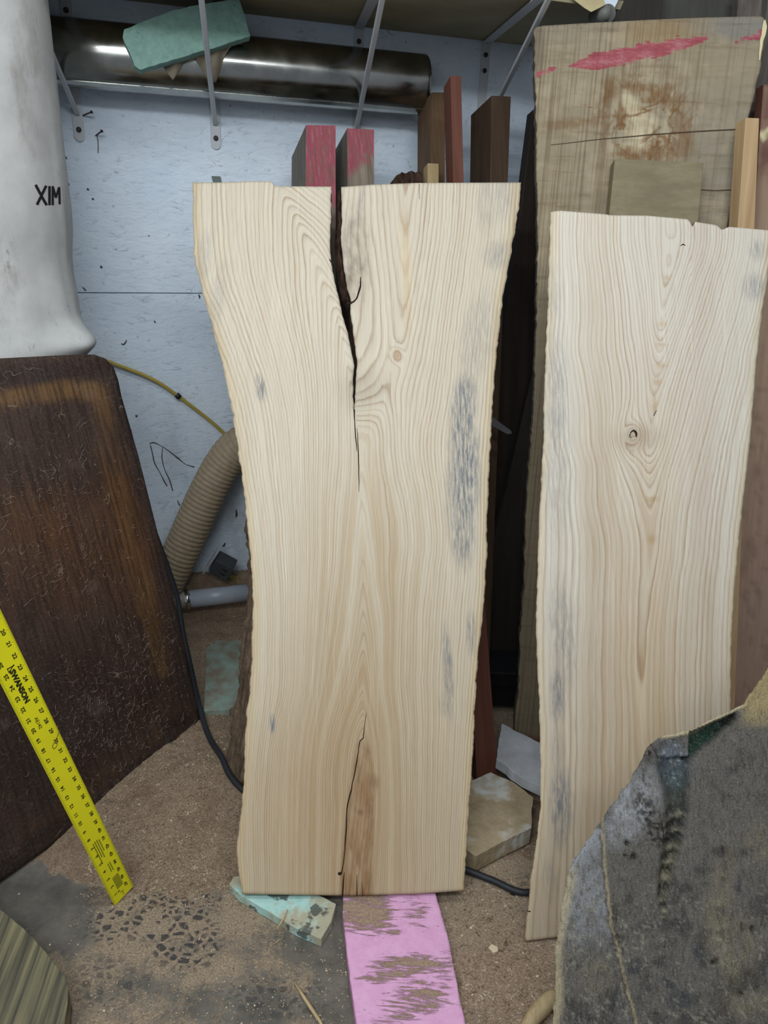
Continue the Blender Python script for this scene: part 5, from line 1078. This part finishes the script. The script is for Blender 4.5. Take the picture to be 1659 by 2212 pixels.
chip(1067, 2052, .012, 'largest pale wood chip on the floor right of the pink foam')
for (x, y, s) in [(578, 1980, .003), (440, 1937, .003), (108, 2042, .003), (41, 1932, .003), (225, 2185, .003), (550, 2173, .003), (705, 2098, .003), (430, 2030, .003), (390, 1918, .002), (1017, 2005, .004), (1160, 2110, .004), (1068, 1872, .003), (1168, 1868, .003), (553, 2090, .002), (340, 1640, .003), (420, 1700, .003), (305, 1770, .003), (1130, 2060, .004), (1020, 2150, .003), (800, 2280, .003)]:
    chip(x, y, s, 'tiny pale wood chip scattered on the dusty floor', 'tiny wood chips on the floor')
chip(1108, 1933, .006, 'dark brown wood chip on the floor right of the cord', None, M_rust)

# scuffs and spots on the lower wall board
WPL = Plane(W0, 18, 0); M_scuff = simple('scuff_mat', '4f4a48', .9, 0, .2)
MWL = Matrix(((WH[0], -WN[0], 0, W0[0]), (WH[1], -WN[1], 0, W0[1]), (0, 0, 1, 0), (0, 0, 0, 1)))
V = []; Fc = []
for pts in ([(323, 958, .8), (332, 956, 1.2), (348, 963, .6), (366, 975, 1.0), (385, 990, 1.4), (400, 1002, .6), (420, 1009, 1.2)], [(325, 962, 1.2), (329, 978, 1.0), (334, 1000, 1.2), (345, 1020, .7), (355, 1040, 1.3), (361, 1050, 1.0)], [(351, 966, .6), (350, 990, 1.1), (356, 1015, .8), (366, 1036, 1.2), (373, 1060, 1.1)], [(383, 1080, .6), (388, 1092, 1.6)],
            [(262, 742, 1.), (267, 744, 1.5), (272, 738, 1.4), (273, 734, .8)], [(333, 693, 1.), (335, 696, 1.8), (336, 697, .8)], [(429, 636, 1.), (431, 641, 1.8), (431, 645, .8)], [(217, 574, 1.), (219, 577, 2.6), (221, 579, 1.)], [(293, 896, 1.), (295, 899, 2.4), (296, 901, 1.)], [(178, 620, .6), (184, 626, 1.4), (186, 628, .5)], [(486, 1172, 1.), (484, 1178, 2.2), (480, 1180, .8)], [(510, 1100, 1.), (511, 1112, 2.4), (509, 1118, .6)],
            [(188, 407, 1.), (190, 409, 2.2), (192, 411, .8)], [(199, 428, 1.), (201, 430, 2.4), (203, 431, .8)], [(140, 337, .8), (143, 341, 1.4), (145, 344, .5)], [(144, 392, .8), (148, 396, 1.2), (150, 401, .5)]):
    P_ = spline([np.array(p, float) for p in pts], 4); b0 = len(V)
    for i, p in enumerate(P_):
        q = P_[min(i+1, len(P_)-1)]-P_[max(i-1, 0)]; n_ = np.array([-q[1], q[0]])/max(np.hypot(q[0], q[1]), 1e-6)
        for s_ in (-1, 1): u, v = WPL.uv(*(p[:2]+n_*p[2]*s_)); V.append(WPL.w(u, v, .0012))
    for i in range(len(P_)-1): Fc.append((b0+2*i, b0+2*i+1, b0+2*i+3, b0+2*i+2))
o = link('scuff_marks', mesh('scuff_marks', V, Fc), M_scuff, low_wall); o.matrix_parent_inverse = MWL.inverted(); o['label'] = 'dark scratches and spots'

# ============================================================ CAMERA, LIGHT
cam = bpy.data.cameras.new('camera'); co = bpy.data.objects.new('camera', cam); COL.objects.link(co)
co.matrix_world = Matrix(((RT[0], UP[0], -fw[0], CAM[0]), (RT[1], UP[1], -fw[1], CAM[1]), (RT[2], UP[2], -fw[2], CAM[2]), (0, 0, 0, 1)))
cam.sensor_fit = 'VERTICAL'; cam.sensor_height = 24; cam.lens = 24*F/2212; cam.clip_start = .02; sc.camera = co
def area(name, loc, to, sx, sy, power, colr):
    l = bpy.data.lights.new(name, 'AREA'); l.shape = 'RECTANGLE'; l.size = sx; l.size_y = sy; l.energy = power; l.color = colr
    o = bpy.data.objects.new(name, l); COL.objects.link(o); o.location = loc; d = Vector(to)-Vector(loc); o.rotation_euler = d.to_track_quat('-Z', 'Y').to_euler(); return o
area('ceiling_tube', (-.45, -.40, 2.50), (-.45, 1.2, .6), 2.8, .09, 34, (.90, .96, 1.0))
area('ceiling_tube', (.1, .75, 2.6), (.1, 1.1, 0), 1.6, .12, 17, (.92, .97, 1.0))
area('room_light', (-.7, -1.2, 2.4), (0, 2.0, 1.0), 1.8, 1.2, 24, (.93, .97, 1.0))
w_ = bpy.data.worlds.new('world'); sc.world = w_; w_.use_nodes = True; bg = w_.node_tree.nodes['Background']; bg.inputs[0].default_value = (.60, .66, .75, 1); bg.inputs[1].default_value = .40
sc.view_settings.view_transform = 'Standard'; sc.view_settings.look = 'None'; sc.view_settings.exposure = -0.1
